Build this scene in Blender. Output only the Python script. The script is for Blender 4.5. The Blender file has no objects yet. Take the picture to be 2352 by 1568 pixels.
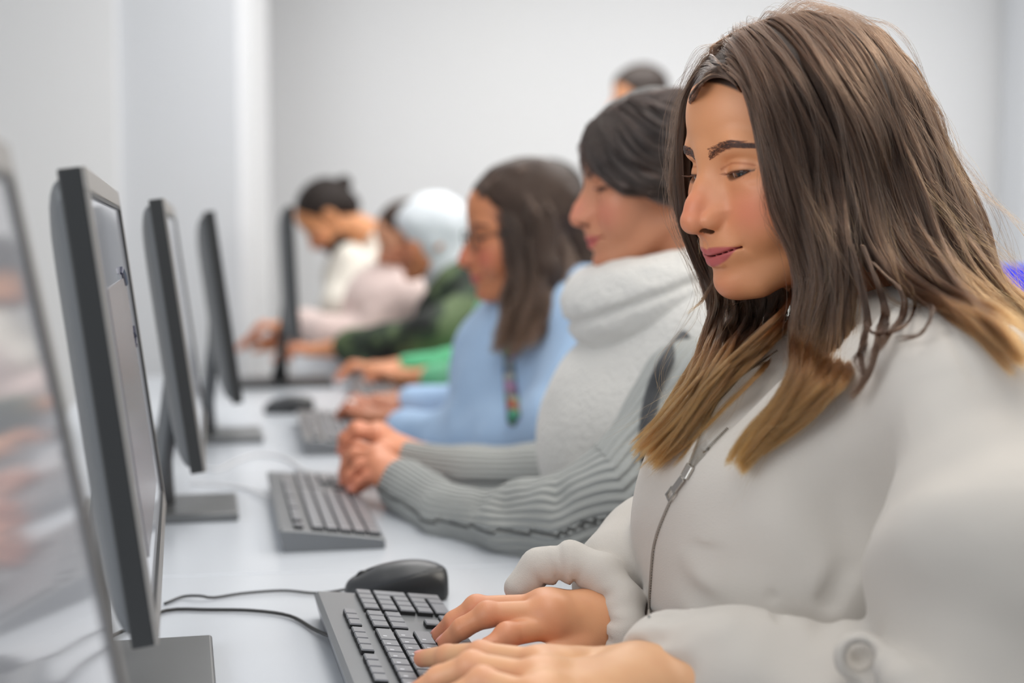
import bpy, bmesh, math, random
import numpy as np
import openvdb as vdb
from mathutils import Vector, Matrix

# ------------------------------------------------------------------ camera, world, light, exposure
SC = bpy.context.scene
FPX = 3300.0                                   # focal length in pixels of the 2352 px wide frame
PITCH = math.atan(234.0 / FPX)
CZ = 1.11
cam_data = bpy.data.cameras.new('camera')
cam = bpy.data.objects.new('camera', cam_data)
SC.collection.objects.link(cam)
cam.location = (0, 0, CZ)
cam.rotation_euler = (math.pi / 2 - PITCH, 0, 0)
cam_data.sensor_width = 36.0
cam_data.lens = 36.0 * FPX / 2352.0
cam_data.clip_start = 0.02
cam_data.dof.use_dof = True
cam_data.dof.focus_distance = 1.24
cam_data.dof.aperture_fstop = 2.8
SC.camera = cam

world = bpy.data.worlds.new('world')
SC.world = world
world.use_nodes = True
world.node_tree.nodes['Background'].inputs[0].default_value = (0.90, 0.95, 1.0, 1)
world.node_tree.nodes['Background'].inputs[1].default_value = 0.62

SC.view_settings.view_transform = 'Standard'
SC.view_settings.look = 'None'
SC.view_settings.exposure = 0.0
SC.view_settings.gamma = 1.0
SC.view_settings.use_curve_mapping = False
SC.cycles.use_denoising = True
SC.cycles.adaptive_threshold = 0.015
SC.cycles.max_bounces = 7
SC.cycles.diffuse_bounces = 4
SC.cycles.glossy_bounces = 3
SC.cycles.transmission_bounces = 4
SC.cycles.transparent_max_bounces = 8
SC.cycles.sample_clamp_indirect = 6


def area_light(name, loc, rot, sx, sy, power, color):
    ld = bpy.data.lights.new(name, 'AREA')
    ld.shape = 'RECTANGLE'
    ld.size, ld.size_y = sx, sy
    ld.energy = power
    ld.color = color
    o = bpy.data.objects.new(name, ld)
    SC.collection.objects.link(o)
    o.location = loc
    o.rotation_euler = rot
    return o


# daylight through the long window side behind the camera's left, and two rows of ceiling lights
area_light('window_light', (-1.9, -0.6, 1.75), (math.radians(72), 0, math.radians(-58)), 2.2, 1.5, 34, (0.93, 0.97, 1.0))
area_light('ceiling_light_row', (0.2, 1.4, 2.72), (0, 0, 0), 1.0, 2.6, 24, (1.0, 0.97, 0.92))
area_light('ceiling_light_far', (0.6, 4.2, 2.72), (0, 0, 0), 2.6, 1.6, 72, (1.0, 0.98, 0.95))
area_light('ceiling_light_right', (1.9, 1.9, 2.5), (0, math.radians(38), 0), 0.9, 1.6, 30, (1.0, 0.93, 0.82))

rng = np.random.default_rng(7)
random.seed(7)


# ------------------------------------------------------------------ measuring helpers
def W(px, py, d):
    """the point of the room that the photograph shows at pixel (px, py) at distance d along the view axis"""
    xc = (px - 1176.0) / FPX * d
    yc = (784.0 - py) / FPX * d
    s, c = math.sin(PITCH), math.cos(PITCH)
    return np.array([xc, d * c + yc * s, CZ - d * s + yc * c])


def T(px, py, z=0.74):
    """the point at height z seen at pixel (px, py)"""
    s, c = math.sin(PITCH), math.cos(PITCH)
    k = s + (py - 784.0) / FPX * c
    return W(px, py, (CZ - z) / k)


def srgb(r, g, b):
    def f(v):
        v /= 255.0
        return v / 12.92 if v <= 0.04045 else ((v + 0.055) / 1.055) ** 2.4
    return (f(r), f(g), f(b), 1.0)


def lerp(a, b, t):
    return a + (b - a) * t


# ------------------------------------------------------------------ materials
def mat(name, color, rough=0.5, metal=0.0, noise=None, bump=None, spec=0.5, sheen=0.0, emit=None, attr=None, sss=0.0,
        wave=None, coat=0.0, sssr=(1.0, 0.35, 0.2), sssc=0.006):
    m = bpy.data.materials.new(name)
    m.use_nodes = True
    nt = m.node_tree
    N, L = nt.nodes, nt.links
    p = N['Principled BSDF']
    p.inputs['Base Color'].default_value = color
    p.inputs['Roughness'].default_value = rough
    p.inputs['Metallic'].default_value = metal
    p.inputs['Specular IOR Level'].default_value = spec
    if sheen:
        p.inputs['Sheen Weight'].default_value = sheen
        p.inputs['Sheen Roughness'].default_value = 0.6
    if coat:
        p.inputs['Coat Weight'].default_value = coat
        p.inputs['Coat Roughness'].default_value = 0.15
    if sss:
        p.inputs['Subsurface Weight'].default_value = sss
        p.inputs['Subsurface Radius'].default_value = sssr
        p.inputs['Subsurface Scale'].default_value = sssc
    if emit:
        p.inputs['Emission Color'].default_value = emit[0]
        p.inputs['Emission Strength'].default_value = emit[1]
    tc = N.new('ShaderNodeTexCoord')
    src = None
    if attr:
        a = N.new('ShaderNodeAttribute')
        a.attribute_name = attr
        src = a.outputs['Color']
    if noise:                                   # (scale, amount): slow variation of the thing's own colour
        nz = N.new('ShaderNodeTexNoise')
        nz.inputs['Scale'].default_value = noise[0]
        nz.inputs['Detail'].default_value = 3
        L.new(tc.outputs['Object'], nz.inputs['Vector'])
        mp = N.new('ShaderNodeMapRange')
        mp.inputs['To Min'].default_value = 1 - noise[1]
        mp.inputs['To Max'].default_value = 1 + noise[1]
        L.new(nz.outputs['Fac'], mp.inputs['Value'])
        mx = N.new('ShaderNodeVectorMath')
        mx.operation = 'SCALE'
        if src is not None:
            L.new(src, mx.inputs[0])
        else:
            mx.inputs[0].default_value = color[:3]
        L.new(mp.outputs['Result'], mx.inputs['Scale'])
        src = mx.outputs['Vector']
    if src is not None:
        L.new(src, p.inputs['Base Color'])
    h = None
    if bump:                                    # (scale, distance)
        nb = N.new('ShaderNodeTexNoise')
        nb.inputs['Scale'].default_value = bump[0]
        nb.inputs['Detail'].default_value = 4
        L.new(tc.outputs['Object'], nb.inputs['Vector'])
        b = N.new('ShaderNodeBump')
        b.inputs['Distance'].default_value = bump[1]
        b.inputs['Strength'].default_value = 1.0
        L.new(nb.outputs['Fac'], b.inputs['Height'])
        h = b
    if wave:                                    # (attribute, distance): knitted ribs from a stored coordinate
        at = N.new('ShaderNodeAttribute')
        at.attribute_name = wave[0]
        sn = N.new('ShaderNodeMath')
        sn.operation = 'SINE'
        L.new(at.outputs['Fac'], sn.inputs[0])
        b2 = N.new('ShaderNodeBump')
        b2.inputs['Distance'].default_value = wave[1]
        L.new(sn.outputs[0], b2.inputs['Height'])
        if h:
            L.new(h.outputs['Normal'], b2.inputs['Normal'])
        h = b2
    if h:
        L.new(h.outputs['Normal'], p.inputs['Normal'])
    return m


# ------------------------------------------------------------------ object helpers
def tag(o, label=None, cat=None, group=None, kind=None):
    for k, v in (('label', label), ('category', cat), ('group', group), ('kind', kind)):
        if v:
            o[k] = v
    return o


def link(o, parent=None):
    SC.collection.objects.link(o)
    if parent is not None:
        o.parent = parent
    return o


def empty(name, loc=(0, 0, 0), rz=0.0):
    o = bpy.data.objects.new(name, None)
    o.empty_display_size = 0.05
    o.location = loc
    o.rotation_euler = (0, 0, rz)
    return link(o)


def mesh_obj(name, verts, faces, m, parent=None, smooth=True, col=None, attrs=None):
    me = bpy.data.meshes.new(name)
    if isinstance(faces, np.ndarray):
        nf, k = faces.shape
        me.vertices.add(len(verts))
        me.vertices.foreach_set('co', np.asarray(verts, np.float32).ravel())
        me.loops.add(nf * k)
        me.loops.foreach_set('vertex_index', faces.astype(np.int32).ravel())
        me.polygons.add(nf)
        me.polygons.foreach_set('loop_start', np.arange(0, nf * k, k, dtype=np.int32))
        me.update(calc_edges=True)
        me.validate()
    else:
        me.from_pydata([tuple(v) for v in verts], [], faces)
        me.update()
    me.polygons.foreach_set('use_smooth', [smooth] * len(me.polygons))
    if col is not None:
        a = me.color_attributes.new('col', 'FLOAT_COLOR', 'POINT')
        c = np.ones((len(verts), 4), np.float32)
        c[:, :3] = col
        a.data.foreach_set('color', c.ravel())
    for k, v in (attrs or {}).items():
        a = me.attributes.new(k, 'FLOAT', 'POINT')
        a.data.foreach_set('value', np.asarray(v, np.float32))
    me.materials.append(m)
    return link(bpy.data.objects.new(name, me), parent)


class MB:
    """collects boxes, tubes and loops, and links them as one mesh object"""
    def __init__(s):
        s.bm = bmesh.new()

    def box(s, c, size, bevel=0.0, rot=None, seg=2):
        r = bmesh.ops.create_cube(s.bm, size=1.0)
        vs = r['verts']
        M = Matrix.Translation(Vector(c)) @ (rot.to_4x4() if rot else Matrix.Identity(4)) @ Matrix.Diagonal((*size, 1))
        bmesh.ops.transform(s.bm, matrix=M, verts=vs)
        if bevel:
            es = list({e for v in vs for e in v.link_edges})
            bmesh.ops.bevel(s.bm, geom=es, offset=bevel, segments=seg, affect='EDGES', profile=0.5)
        return s

    def tube(s, pts, r, n=10, cap=True):
        pts = [Vector(p) for p in pts]
        rs = r if isinstance(r, (list, tuple, np.ndarray)) else [r] * len(pts)
        rings = []
        up = Vector((0, 0, 1))
        for i, p in enumerate(pts):
            a = pts[max(i - 1, 0)]
            b = pts[min(i + 1, len(pts) - 1)]
            d = (b - a).normalized()
            if abs(d.dot(up)) > 0.95:
                up = Vector((1, 0, 0))
            u = d.cross(up).normalized()
            v = d.cross(u).normalized()
            up = -v if v.dot(up) < 0 else v
            u = d.cross(up).normalized()
            v = d.cross(u).normalized()
            rings.append([s.bm.verts.new(p + (u * math.cos(t) + v * math.sin(t)) * rs[i])
                          for t in [2 * math.pi * k / n for k in range(n)]])
        for i in range(len(rings) - 1):
            for k in range(n):
                s.bm.faces.new((rings[i][k], rings[i][(k + 1) % n], rings[i + 1][(k + 1) % n], rings[i + 1][k]))
        if cap:
            s.bm.faces.new(rings[0][::-1])
            s.bm.faces.new(rings[-1])
        return s

    def loft(s, loops, cap=True):
        rings = [[s.bm.verts.new(Vector(p)) for p in lp] for lp in loops]
        n = len(rings[0])
        for i in range(len(rings) - 1):
            for k in range(n):
                s.bm.faces.new((rings[i][k], rings[i][(k + 1) % n], rings[i + 1][(k + 1) % n], rings[i + 1][k]))
        if cap:
            s.bm.faces.new(rings[0][::-1])
            s.bm.faces.new(rings[-1])
        return s

    def build(s, name, m, parent=None, smooth=False):
        bmesh.ops.recalc_face_normals(s.bm, faces=s.bm.faces)
        me = bpy.data.meshes.new(name)
        s.bm.to_mesh(me)
        s.bm.free()
        me.materials.append(m)
        if smooth:
            me.polygons.foreach_set('use_smooth', [True] * len(me.polygons))
        return link(bpy.data.objects.new(name, me), parent)


def spline(pts, n):
    """Catmull-Rom through pts (m, k), n samples evenly spread over the chord length"""
    P = np.asarray(pts, float)
    if len(P) == 2:
        return P[0] + (P[1] - P[0]) * np.linspace(0, 1, n)[:, None]
    Q = np.vstack([2 * P[0] - P[1], P, 2 * P[-1] - P[-2]])
    L = np.concatenate([[0], np.cumsum(np.linalg.norm(np.diff(P[:, :3], axis=0), axis=1) + 1e-9)])
    s = np.linspace(0, L[-1], n)
    i = np.clip(np.searchsorted(L, s, side='right') - 1, 0, len(P) - 2)
    t = ((s - L[i]) / (L[i + 1] - L[i]))[:, None]
    a, b, c, d = Q[i], Q[i + 1], Q[i + 2], Q[i + 3]
    return 0.5 * ((2 * b) + (-a + c) * t + (2 * a - 5 * b + 4 * c - d) * t ** 2 + (-a + 3 * b - 3 * c + d) * t ** 3)


# ------------------------------------------------------------------ solid modelling with distance fields
def smin(a, b, k):
    h = np.maximum(k - np.abs(a - b), 0) / k
    return np.minimum(a, b) - h * h * k * 0.25


def smax(a, b, k):
    return -smin(-a, -b, k)


def ell(p, c, r, R=None):
    q = p - np.asarray(c)
    if R is not None:
        q = q @ R
    r = np.asarray(r, float)
    k0 = np.linalg.norm(q / r, axis=1)
    k1 = np.linalg.norm(q / (r * r), axis=1) + 1e-12
    return k0 * (k0 - 1) / k1


def rc(p, a, b, r1, r2):
    a = np.asarray(a, float)
    ba = np.asarray(b, float) - a
    pa = p - a
    h = np.clip(pa @ ba / (ba @ ba + 1e-12), 0, 1)
    return np.linalg.norm(pa - h[:, None] * ba, axis=1) - (r1 + (r2 - r1) * h)


def tubef(p, pts, rs, k=0.0):
    d = None
    for i in range(len(pts) - 1):
        e = rc(p, pts[i], pts[i + 1], rs[i], rs[i + 1])
        d = e if d is None else (smin(d, e, k) if k else np.minimum(d, e))
    return d


def noise3(p, scale, seed=0):
    """smooth value noise in [-1, 1]"""
    q = p * scale + seed * 17.13
    i = np.floor(q).astype(np.int64)
    f = q - i
    f = f * f * (3 - 2 * f)

    def h(ix, iy, iz):
        n = (ix * 73856093) ^ (iy * 19349663) ^ (iz * 83492791) ^ (seed * 2654435)
        n = (n ^ (n >> 13)) * 1274126177
        return ((n ^ (n >> 16)) & 0xffff) / 32767.5 - 1.0
    out = 0
    for dx in (0, 1):
        for dy in (0, 1):
            for dz in (0, 1):
                w = (f[:, 0] if dx else 1 - f[:, 0]) * (f[:, 1] if dy else 1 - f[:, 1]) * (f[:, 2] if dz else 1 - f[:, 2])
                out = out + w * h(i[:, 0] + dx, i[:, 1] + dy, i[:, 2] + dz)
    return out


def polygonise(f, lo, hi, h):
    lo, hi = np.asarray(lo, float), np.asarray(hi, float)
    B = 8
    nb = np.ceil((hi - lo) / (h * B)).astype(int) + 1
    g = np.stack(np.meshgrid(*[np.arange(n) for n in nb], indexing='ij'), -1).reshape(-1, 3)
    cen = lo + (g * B + (B - 1) / 2) * h
    dc = np.concatenate([f(cen[i:i + 100000]) for i in range(0, len(cen), 100000)])
    near = np.abs(dc) < B * h * 0.87 * 1.5
    arr = np.empty(nb * B, np.float32)
    A = arr.reshape(nb[0], B, nb[1], B, nb[2], B)
    A[...] = (np.sign(dc) * B * h).reshape(nb)[:, None, :, None, :, None]
    off = np.stack(np.meshgrid(np.arange(B), np.arange(B), np.arange(B), indexing='ij'), -1).reshape(-1, 3)
    gi = g[near]
    for s in range(0, len(gi), 400):
        gg = gi[s:s + 400]
        idx = gg[:, None, :] * B + off[None]
        P = lo + idx.reshape(-1, 3) * h
        v = f(P).astype(np.float32).reshape(len(gg), B, B, B)
        A[gg[:, 0], :, gg[:, 1], :, gg[:, 2], :] = v
    for ax in range(3):                                   # close the surface at the box
        sl = [slice(None)] * 3
        for e in (0, -1):
            sl[ax] = e
            arr[tuple(sl)] = np.maximum(arr[tuple(sl)], h)
    grid = vdb.FloatGrid(float(B * h))
    grid.copyFromArray(arr)
    pts, quads = grid.convertToQuads(0.0)
    pts = lo + np.asarray(pts, float) * h
    quads = np.asarray(quads, np.int64)
    a, b, c = pts[quads[:, 0]], pts[quads[:, 1]], pts[quads[:, 2]]
    e = pts[quads[:, 3]]
    vol = np.einsum('ij,ij->i', a, np.cross(b, c)).sum() + np.einsum('ij,ij->i', a, np.cross(c, e)).sum()
    if vol < 0:
        quads = quads[:, ::-1]
    return pts, quads


def join(pieces):
    vs, fs, cs, n = [], [], [], 0
    for v, q, c in pieces:
        vs.append(v)
        fs.append(q + n)
        cs.append(np.broadcast_to(np.asarray(c)[..., :3], (len(v), 3)))
        n += len(v)
    return np.vstack(vs), np.vstack(fs), np.vstack(cs)


def on_surface(f, px, py, d0=0.85, d1=2.6, off=0.0):
    """where the line of sight through (px, py) first meets the solid f"""
    d = d0
    for _ in range(200):
        p = W(px, py, d)
        v = float(f(p[None])[0]) - off
        if v < 2e-4:
            return p
        d += max(v * 0.6, 3e-4)
        if d > d1:
            break
    return None


# ------------------------------------------------------------------ hair
def hair_material(name, root, tip, dark, light, rough=0.32, tipstart=0.45):
    m = bpy.data.materials.new(name)
    m.use_nodes = True
    N, L = m.node_tree.nodes, m.node_tree.links
    N.remove(N['Principled BSDF'])
    hb = N.new('ShaderNodeBsdfHairPrincipled')
    hb.model = 'CHIANG'
    hb.parametrization = 'COLOR'
    hb.inputs['Roughness'].default_value = rough
    hb.inputs['Radial Roughness'].default_value = 0.6
    hb.inputs['Random Roughness'].default_value = 0.2
    hi = N.new('ShaderNodeHairInfo')
    r1 = N.new('ShaderNodeValToRGB')
    r1.color_ramp.elements[0].color = root
    r1.color_ramp.elements[0].position = tipstart
    r1.color_ramp.elements[1].color = tip
    r1.color_ramp.elements[1].position = 1.0
    ta = N.new('ShaderNodeAttribute')
    ta.attribute_name = 'tip'
    tm = N.new('ShaderNodeMath')
    tm.operation = 'MULTIPLY'
    L.new(hi.outputs['Intercept'], tm.inputs[0])
    L.new(ta.outputs['Fac'], tm.inputs[1])
    L.new(tm.outputs[0], r1.inputs['Fac'])
    at = N.new('ShaderNodeAttribute')
    at.attribute_name = 'tone'
    r2 = N.new('ShaderNodeValToRGB')
    r2.color_ramp.elements[0].color = dark
    r2.color_ramp.elements[1].color = light
    L.new(at.outputs['Fac'], r2.inputs['Fac'])
    mx = N.new('ShaderNodeVectorMath')
    mx.operation = 'MULTIPLY'
    L.new(r1.outputs['Color'], mx.inputs[0])
    L.new(r2.outputs['Color'], mx.inputs[1])
    L.new(mx.outputs['Vector'], hb.inputs['Color'])
    L.new(hb.outputs['BSDF'], N['Material Output'].inputs['Surface'])
    return m


def curves_obj(name, pts, rad, tone, m, parent=None, tip=None):
    """pts (n, k, 3), rad (n, k), tone (n,)"""
    n, k = pts.shape[:2]
    hc = bpy.data.hair_curves.new(name)
    hc.add_curves([k] * n)
    hc.attributes['position'].data.foreach_set('vector', pts.astype(np.float32).ravel())
    a = hc.attributes.get('radius') or hc.attributes.new('radius', 'FLOAT', 'POINT')
    a.data.foreach_set('value', rad.astype(np.float32).ravel())
    a = hc.attributes.new('tone', 'FLOAT', 'CURVE')
    a.data.foreach_set('value', tone.astype(np.float32))
    a = hc.attributes.new('tip', 'FLOAT', 'CURVE')
    a.data.foreach_set('value', (np.ones(n) if tip is None else tip).astype(np.float32))
    hc.materials.append(m)
    return link(bpy.data.objects.new(name, hc), parent)


def sheet(guides, n, K=26, thick=0.012, clump=0.55, nclump=60, wob=0.004, friz=0.0012, trim=0.1, center=None, rad=1.3e-4,
          spread=0.0, seed=1, urange=None, tipr=0.25, wfreq=1.7, density=None):
    """strands that flow between neighbouring guides; returns pts, rad, tone"""
    r = np.random.default_rng(seed)
    G = np.stack([spline(g, K) for g in guides])               # g, K, 3
    g = len(G)
    lo, hi = urange or (0, g - 1)
    u = r.uniform(lo, hi, n)
    uc = np.sort(r.uniform(lo, hi, nclump))

    def at(uu):
        i = np.clip(np.floor(uu).astype(int), 0, g - 2)
        t = (uu - i)[:, None, None]
        a, b = G[np.maximum(i - 1, 0)], G[i]
        c, d = G[i + 1], G[np.minimum(i + 2, g - 1)]
        return 0.5 * ((2 * b) + (-a + c) * t + (2 * a - 5 * b + 4 * c - d) * t ** 2 + (-a + 3 * b - 3 * c + d) * t ** 3)
    P = at(u)
    j = np.abs(u[:, None] - uc[None]).argmin(1)
    C = at(uc)
    ph = r.uniform(0, 6.28, (nclump, 3, 3))
    am = r.normal(0, 1, (nclump, 3, 3))
    t = np.linspace(0, 1, K)
    wv = sum(am[:, q][:, None, :] * np.sin(ph[:, q][:, None, :] + t[None, :, None] * 6.28 * wfreq * (q + 1) * 0.6) / (q + 1)
             for q in range(3)) * wob
    wv *= (0.25 + t[None, :, None])
    cl = clump * np.clip((t - 0.04) / 0.6, 0, 1) ** 0.8
    cj = r.uniform(0.35, 1.0, n)[:, None, None]
    P = P + (C[j] - P) * (cl[None, :, None] * cj) + wv[j]
    dep = r.uniform(0, 1, n) ** 1.3
    cdep = r.uniform(0, 1, nclump)[j]
    dep = 0.55 * dep + 0.45 * cdep
    if center is not None:
        q = P - np.asarray(center)
        q[:, :, 2] *= 0.35
        q /= np.linalg.norm(q, axis=2, keepdims=True) + 1e-9
        P = P - q * (dep[:, None, None] * thick)
    if spread:
        P = P + r.normal(0, spread, (n, 1, 3)) * (0.3 + 0.7 * t[None, :, None])
    fz = r.normal(0, 1, (n, 3, 1))
    fp = r.uniform(0, 6.28, (n, 3, 1))
    ff = r.uniform(1.5, 5, (n, 3, 1))
    P = P + (fz * np.sin(fp + ff * t[None, None, :] * 6.28) * friz).transpose(0, 2, 1) * (0.3 + t[None, :, None])
    # trimmed ends
    ln = 1 - r.uniform(0, 1, n) ** 2 * trim
    s = ln[:, None] * t[None] * (K - 1)
    i = np.clip(np.floor(s).astype(int), 0, K - 2)
    f = (s - i)[:, :, None]
    I = np.arange(n)[:, None]
    P = P[I, i] * (1 - f) + P[I, i + 1] * f
    R = rad * r.uniform(0.7, 1.2, n)[:, None] * (1 - (1 - tipr) * np.clip((t - 0.7) / 0.3, 0, 1))[None]
    ct = r.uniform(0, 1, nclump)[j]
    tone = np.clip(0.5 * ct + 0.5 * r.uniform(0, 1, n), 0, 1)
    return P, R, tone


def merge_strands(*S):
    return tuple(np.concatenate([s[i] for s in S]) for i in range(3))
# ------------------------------------------------------------------ the head, in millimetres: x forward, y to the person's left, z up, eyes at z = 0
EYE = np.array([68.0, 32.0, -4.0])


def mir(q):
    m = q.copy()
    m[:, 1] = np.abs(m[:, 1])
    return m


def lid_open(m, up=3.2, lo=-4.2):
    """signed: negative inside the opening between the lids"""
    y = (m[:, 1] - EYE[1]) / 15.0
    s = np.clip(1 - y * y, 0, 1)
    z = m[:, 2] - EYE[2]
    tilt = y * 1.0
    return np.maximum(z - (up * s ** 0.6 - 1.6 + tilt), (lo * s ** 0.8 - 1.6 + tilt) - z)


def head_mm(q, o):
    """o: dictionary of small differences between people"""
    m = mir(q)
    nz = o.get('nose', 1.0)
    d = ell(q, (-8, 0, 30), (94, 74, 80))
    d = smin(d, ell(q, (18, 0, 28), (66, 60, 60)), 14)
    # face
    d = smin(d, ell(q, (36, 0, -42), (52, 55, 70)), 12)
    d = smin(d, ell(m, (66, 0, -60), (33, 36, 34)), 12)
    jw = o.get('jaw', 1.0)
    d = smin(d, rc(m, (6, 49 * jw, -58), (66, 20 * jw, -98), 12, 14), 18)
    d = smin(d, ell(q, (76, 0, -96), (19, 20 * jw, 17)), 14)
    d = smin(d, ell(m, (62, 38, -44), (22, 23, 26)), 14)          # cheek
    d = smin(d, ell(m, (52, 50, -20), (22, 15, 18)), 18)          # cheekbone
    d = smin(d, rc(m, (77, 3, 14), (71, 32, 18), 9.0, 8.0), 12)    # brow ridge
    d = smin(d, rc(m, (74, 32, 18), (56, 52, 10), 8.0, 8), 12)
    d = smin(d, ell(q, (48, 0, 46), (35, 40, 34)), 18)            # forehead
    d = smax(d, -ell(m, (88, 33, -6), (15, 17, 11)), 10)          # socket
    # eyelids over the eyeball
    lid = np.linalg.norm((m - EYE) * np.array([1, 0.93, 1]), axis=1) - 13.6
    d = smin(d, lid, 4.0)
    cr = np.abs(np.linalg.norm(m - EYE, axis=1) - 14.2)
    yy = (m[:, 1] - EYE[1]) / 17.0
    crease = np.abs(m[:, 2] - EYE[2] - (7.6 * np.clip(1 - yy * yy, 0, 1) ** 0.5)) - 0.2
    dc = np.maximum(np.maximum(crease, cr - 2.2), EYE[0] - m[:, 0])

    bag = ell(m, (76.5, 31, -14), (5.5, 14, 4.0))
    d = smin(d, bag, 9)
    near = np.abs(np.linalg.norm(m - EYE, axis=1) - 12.5) < 6
    op = np.maximum(lid_open(m, o.get('lid', 2.4)), np.linalg.norm(m - EYE, axis=1) - 19)
    op = np.maximum(op, EYE[0] + 2 - m[:, 0])
    d = smax(d, -op, 1.0)
    d = smin(d, ell(m, (57, 33, -30), (22, 23, 24)), 16)
    # nose
    n = tubef(q, [(77, 0, 12), (81.5, 0, -2), (91, 0, -14), (101, 0, -27), (106.8, 0, -37.5)],
              [9.5, 9.2, 9.2, 9.8, 11.2], 6)
    n = smin(n, ell(m, (106, 3.6, -40), (10.5, 8, 9.5)), 4)
    n = smin(n, tubef(m, [(80, 5, -8), (85, 8, -22), (91, 10.5, -34)], [8, 8.5, 9.0], 5), 8)
    n = smin(n, rc(q, (104, 0, -45), (97, 0, -51), 5.0, 6), 3)
    d = smin(d, n, 15.0 - 8.0 * np.clip((-34 - q[:, 2]) / 10, 0, 1))
    d = smin(d, ell(m, (93.0, 13.3, -40.0), (14, 6.6, 9.2)), 3.5)
    g = np.linalg.norm((m - np.array([81, 20.5, -42])) / np.array([6, 4, 9]), axis=1)
    d = d + 1.1 * np.exp(-g * g)                                   # fold behind the wing
    d = smax(d, -ell(m, (100.0, 8.8, -48.0), (8.5, 3.8, 3.6)), 1.2)    # nostrils
    # mouth
    yc = np.clip(m[:, 1] / 27.0, 0, 1)
    d = smin(d, ell(m, (66.5, 0, -66), (30.5, 33, 18)), 8)
    cor = o.get('smile', 1.0)
    zl = -71.0 + 4.5 * cor * yc ** 1.6
    ul = tubef(m, [(95, 0, -67.0), (93.9, 5, -66.0), (90, 13, -65.6), (85, 20, -65.4), (78.5, 28.5, -65.5 + cor * 0.6)],
               [4.8, 5.2, 4.3, 3.0, 1.2], 2)
    d = smin(d, ul, 2.6)
    ll = tubef(m, [(93.2, 0, -76.2), (90.8, 8, -75.8), (86.2, 16, -72.4), (78, 27.5, -67.0 + cor * 0.6)], [6.0, 5.7, 4.4, 1.2], 2)
    d = smin(d, ll, 2.2)
    zm = -70.6 + 4.8 * np.clip(yc, 0, 1.1) ** 1.7 - 0.5 * np.exp(-(m[:, 1] / 4) ** 2)
    blade = np.maximum(np.abs(m[:, 2] - zm) - 0.55, np.maximum((91.5 - 13.5 * yc ** 2) - m[:, 0], m[:, 1] - 29))
    d = smax(d, -blade, 2.4)
    g = np.linalg.norm((m - np.array([95, 0, -87])) / np.array([12, 17, 5]), axis=1)
    d = d + 2.6 * np.exp(-g * g)                                    # hollow under the lower lip
    g = np.linalg.norm((m - np.array([104, 0, -59])) / np.array([9, 2.6, 7]), axis=1)
    d = d + 1.4 * np.exp(-g * g)                                    # philtrum
    g = np.linalg.norm((m - np.array([81, 32, -66])) / np.array([7, 3.0, 6]), axis=1)
    d = d + 1.4 * np.exp(-g * g)                                    # corner dimple
    # ear
    e = ell(m, (-6, 74, -12), (17, 6, 30), ROT_EAR)
    e = smax(e, -ell(m, (-3, 80, -8), (10, 5, 18), ROT_EAR), 3)
    e = smin(e, ell(m, (-2, 73, -34), (8, 5, 9)), 4)
    d = smin(d, e, 4)
    # neck
    nr = o.get('neck', 50)
    nd = o.get('neck_dir', (-26, 0, -100))
    d = smin(d, rc(q, (-14, 0, -50), (-14 + nd[0] * 1.1, 0, -50 + nd[2] * 1.1), nr, nr + 4), 16)
    return d


_ea = math.radians(-12)
ROT_EAR = np.array([[math.cos(_ea), 0, -math.sin(_ea)], [0, 1, 0], [math.sin(_ea), 0, math.cos(_ea)]])


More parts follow.
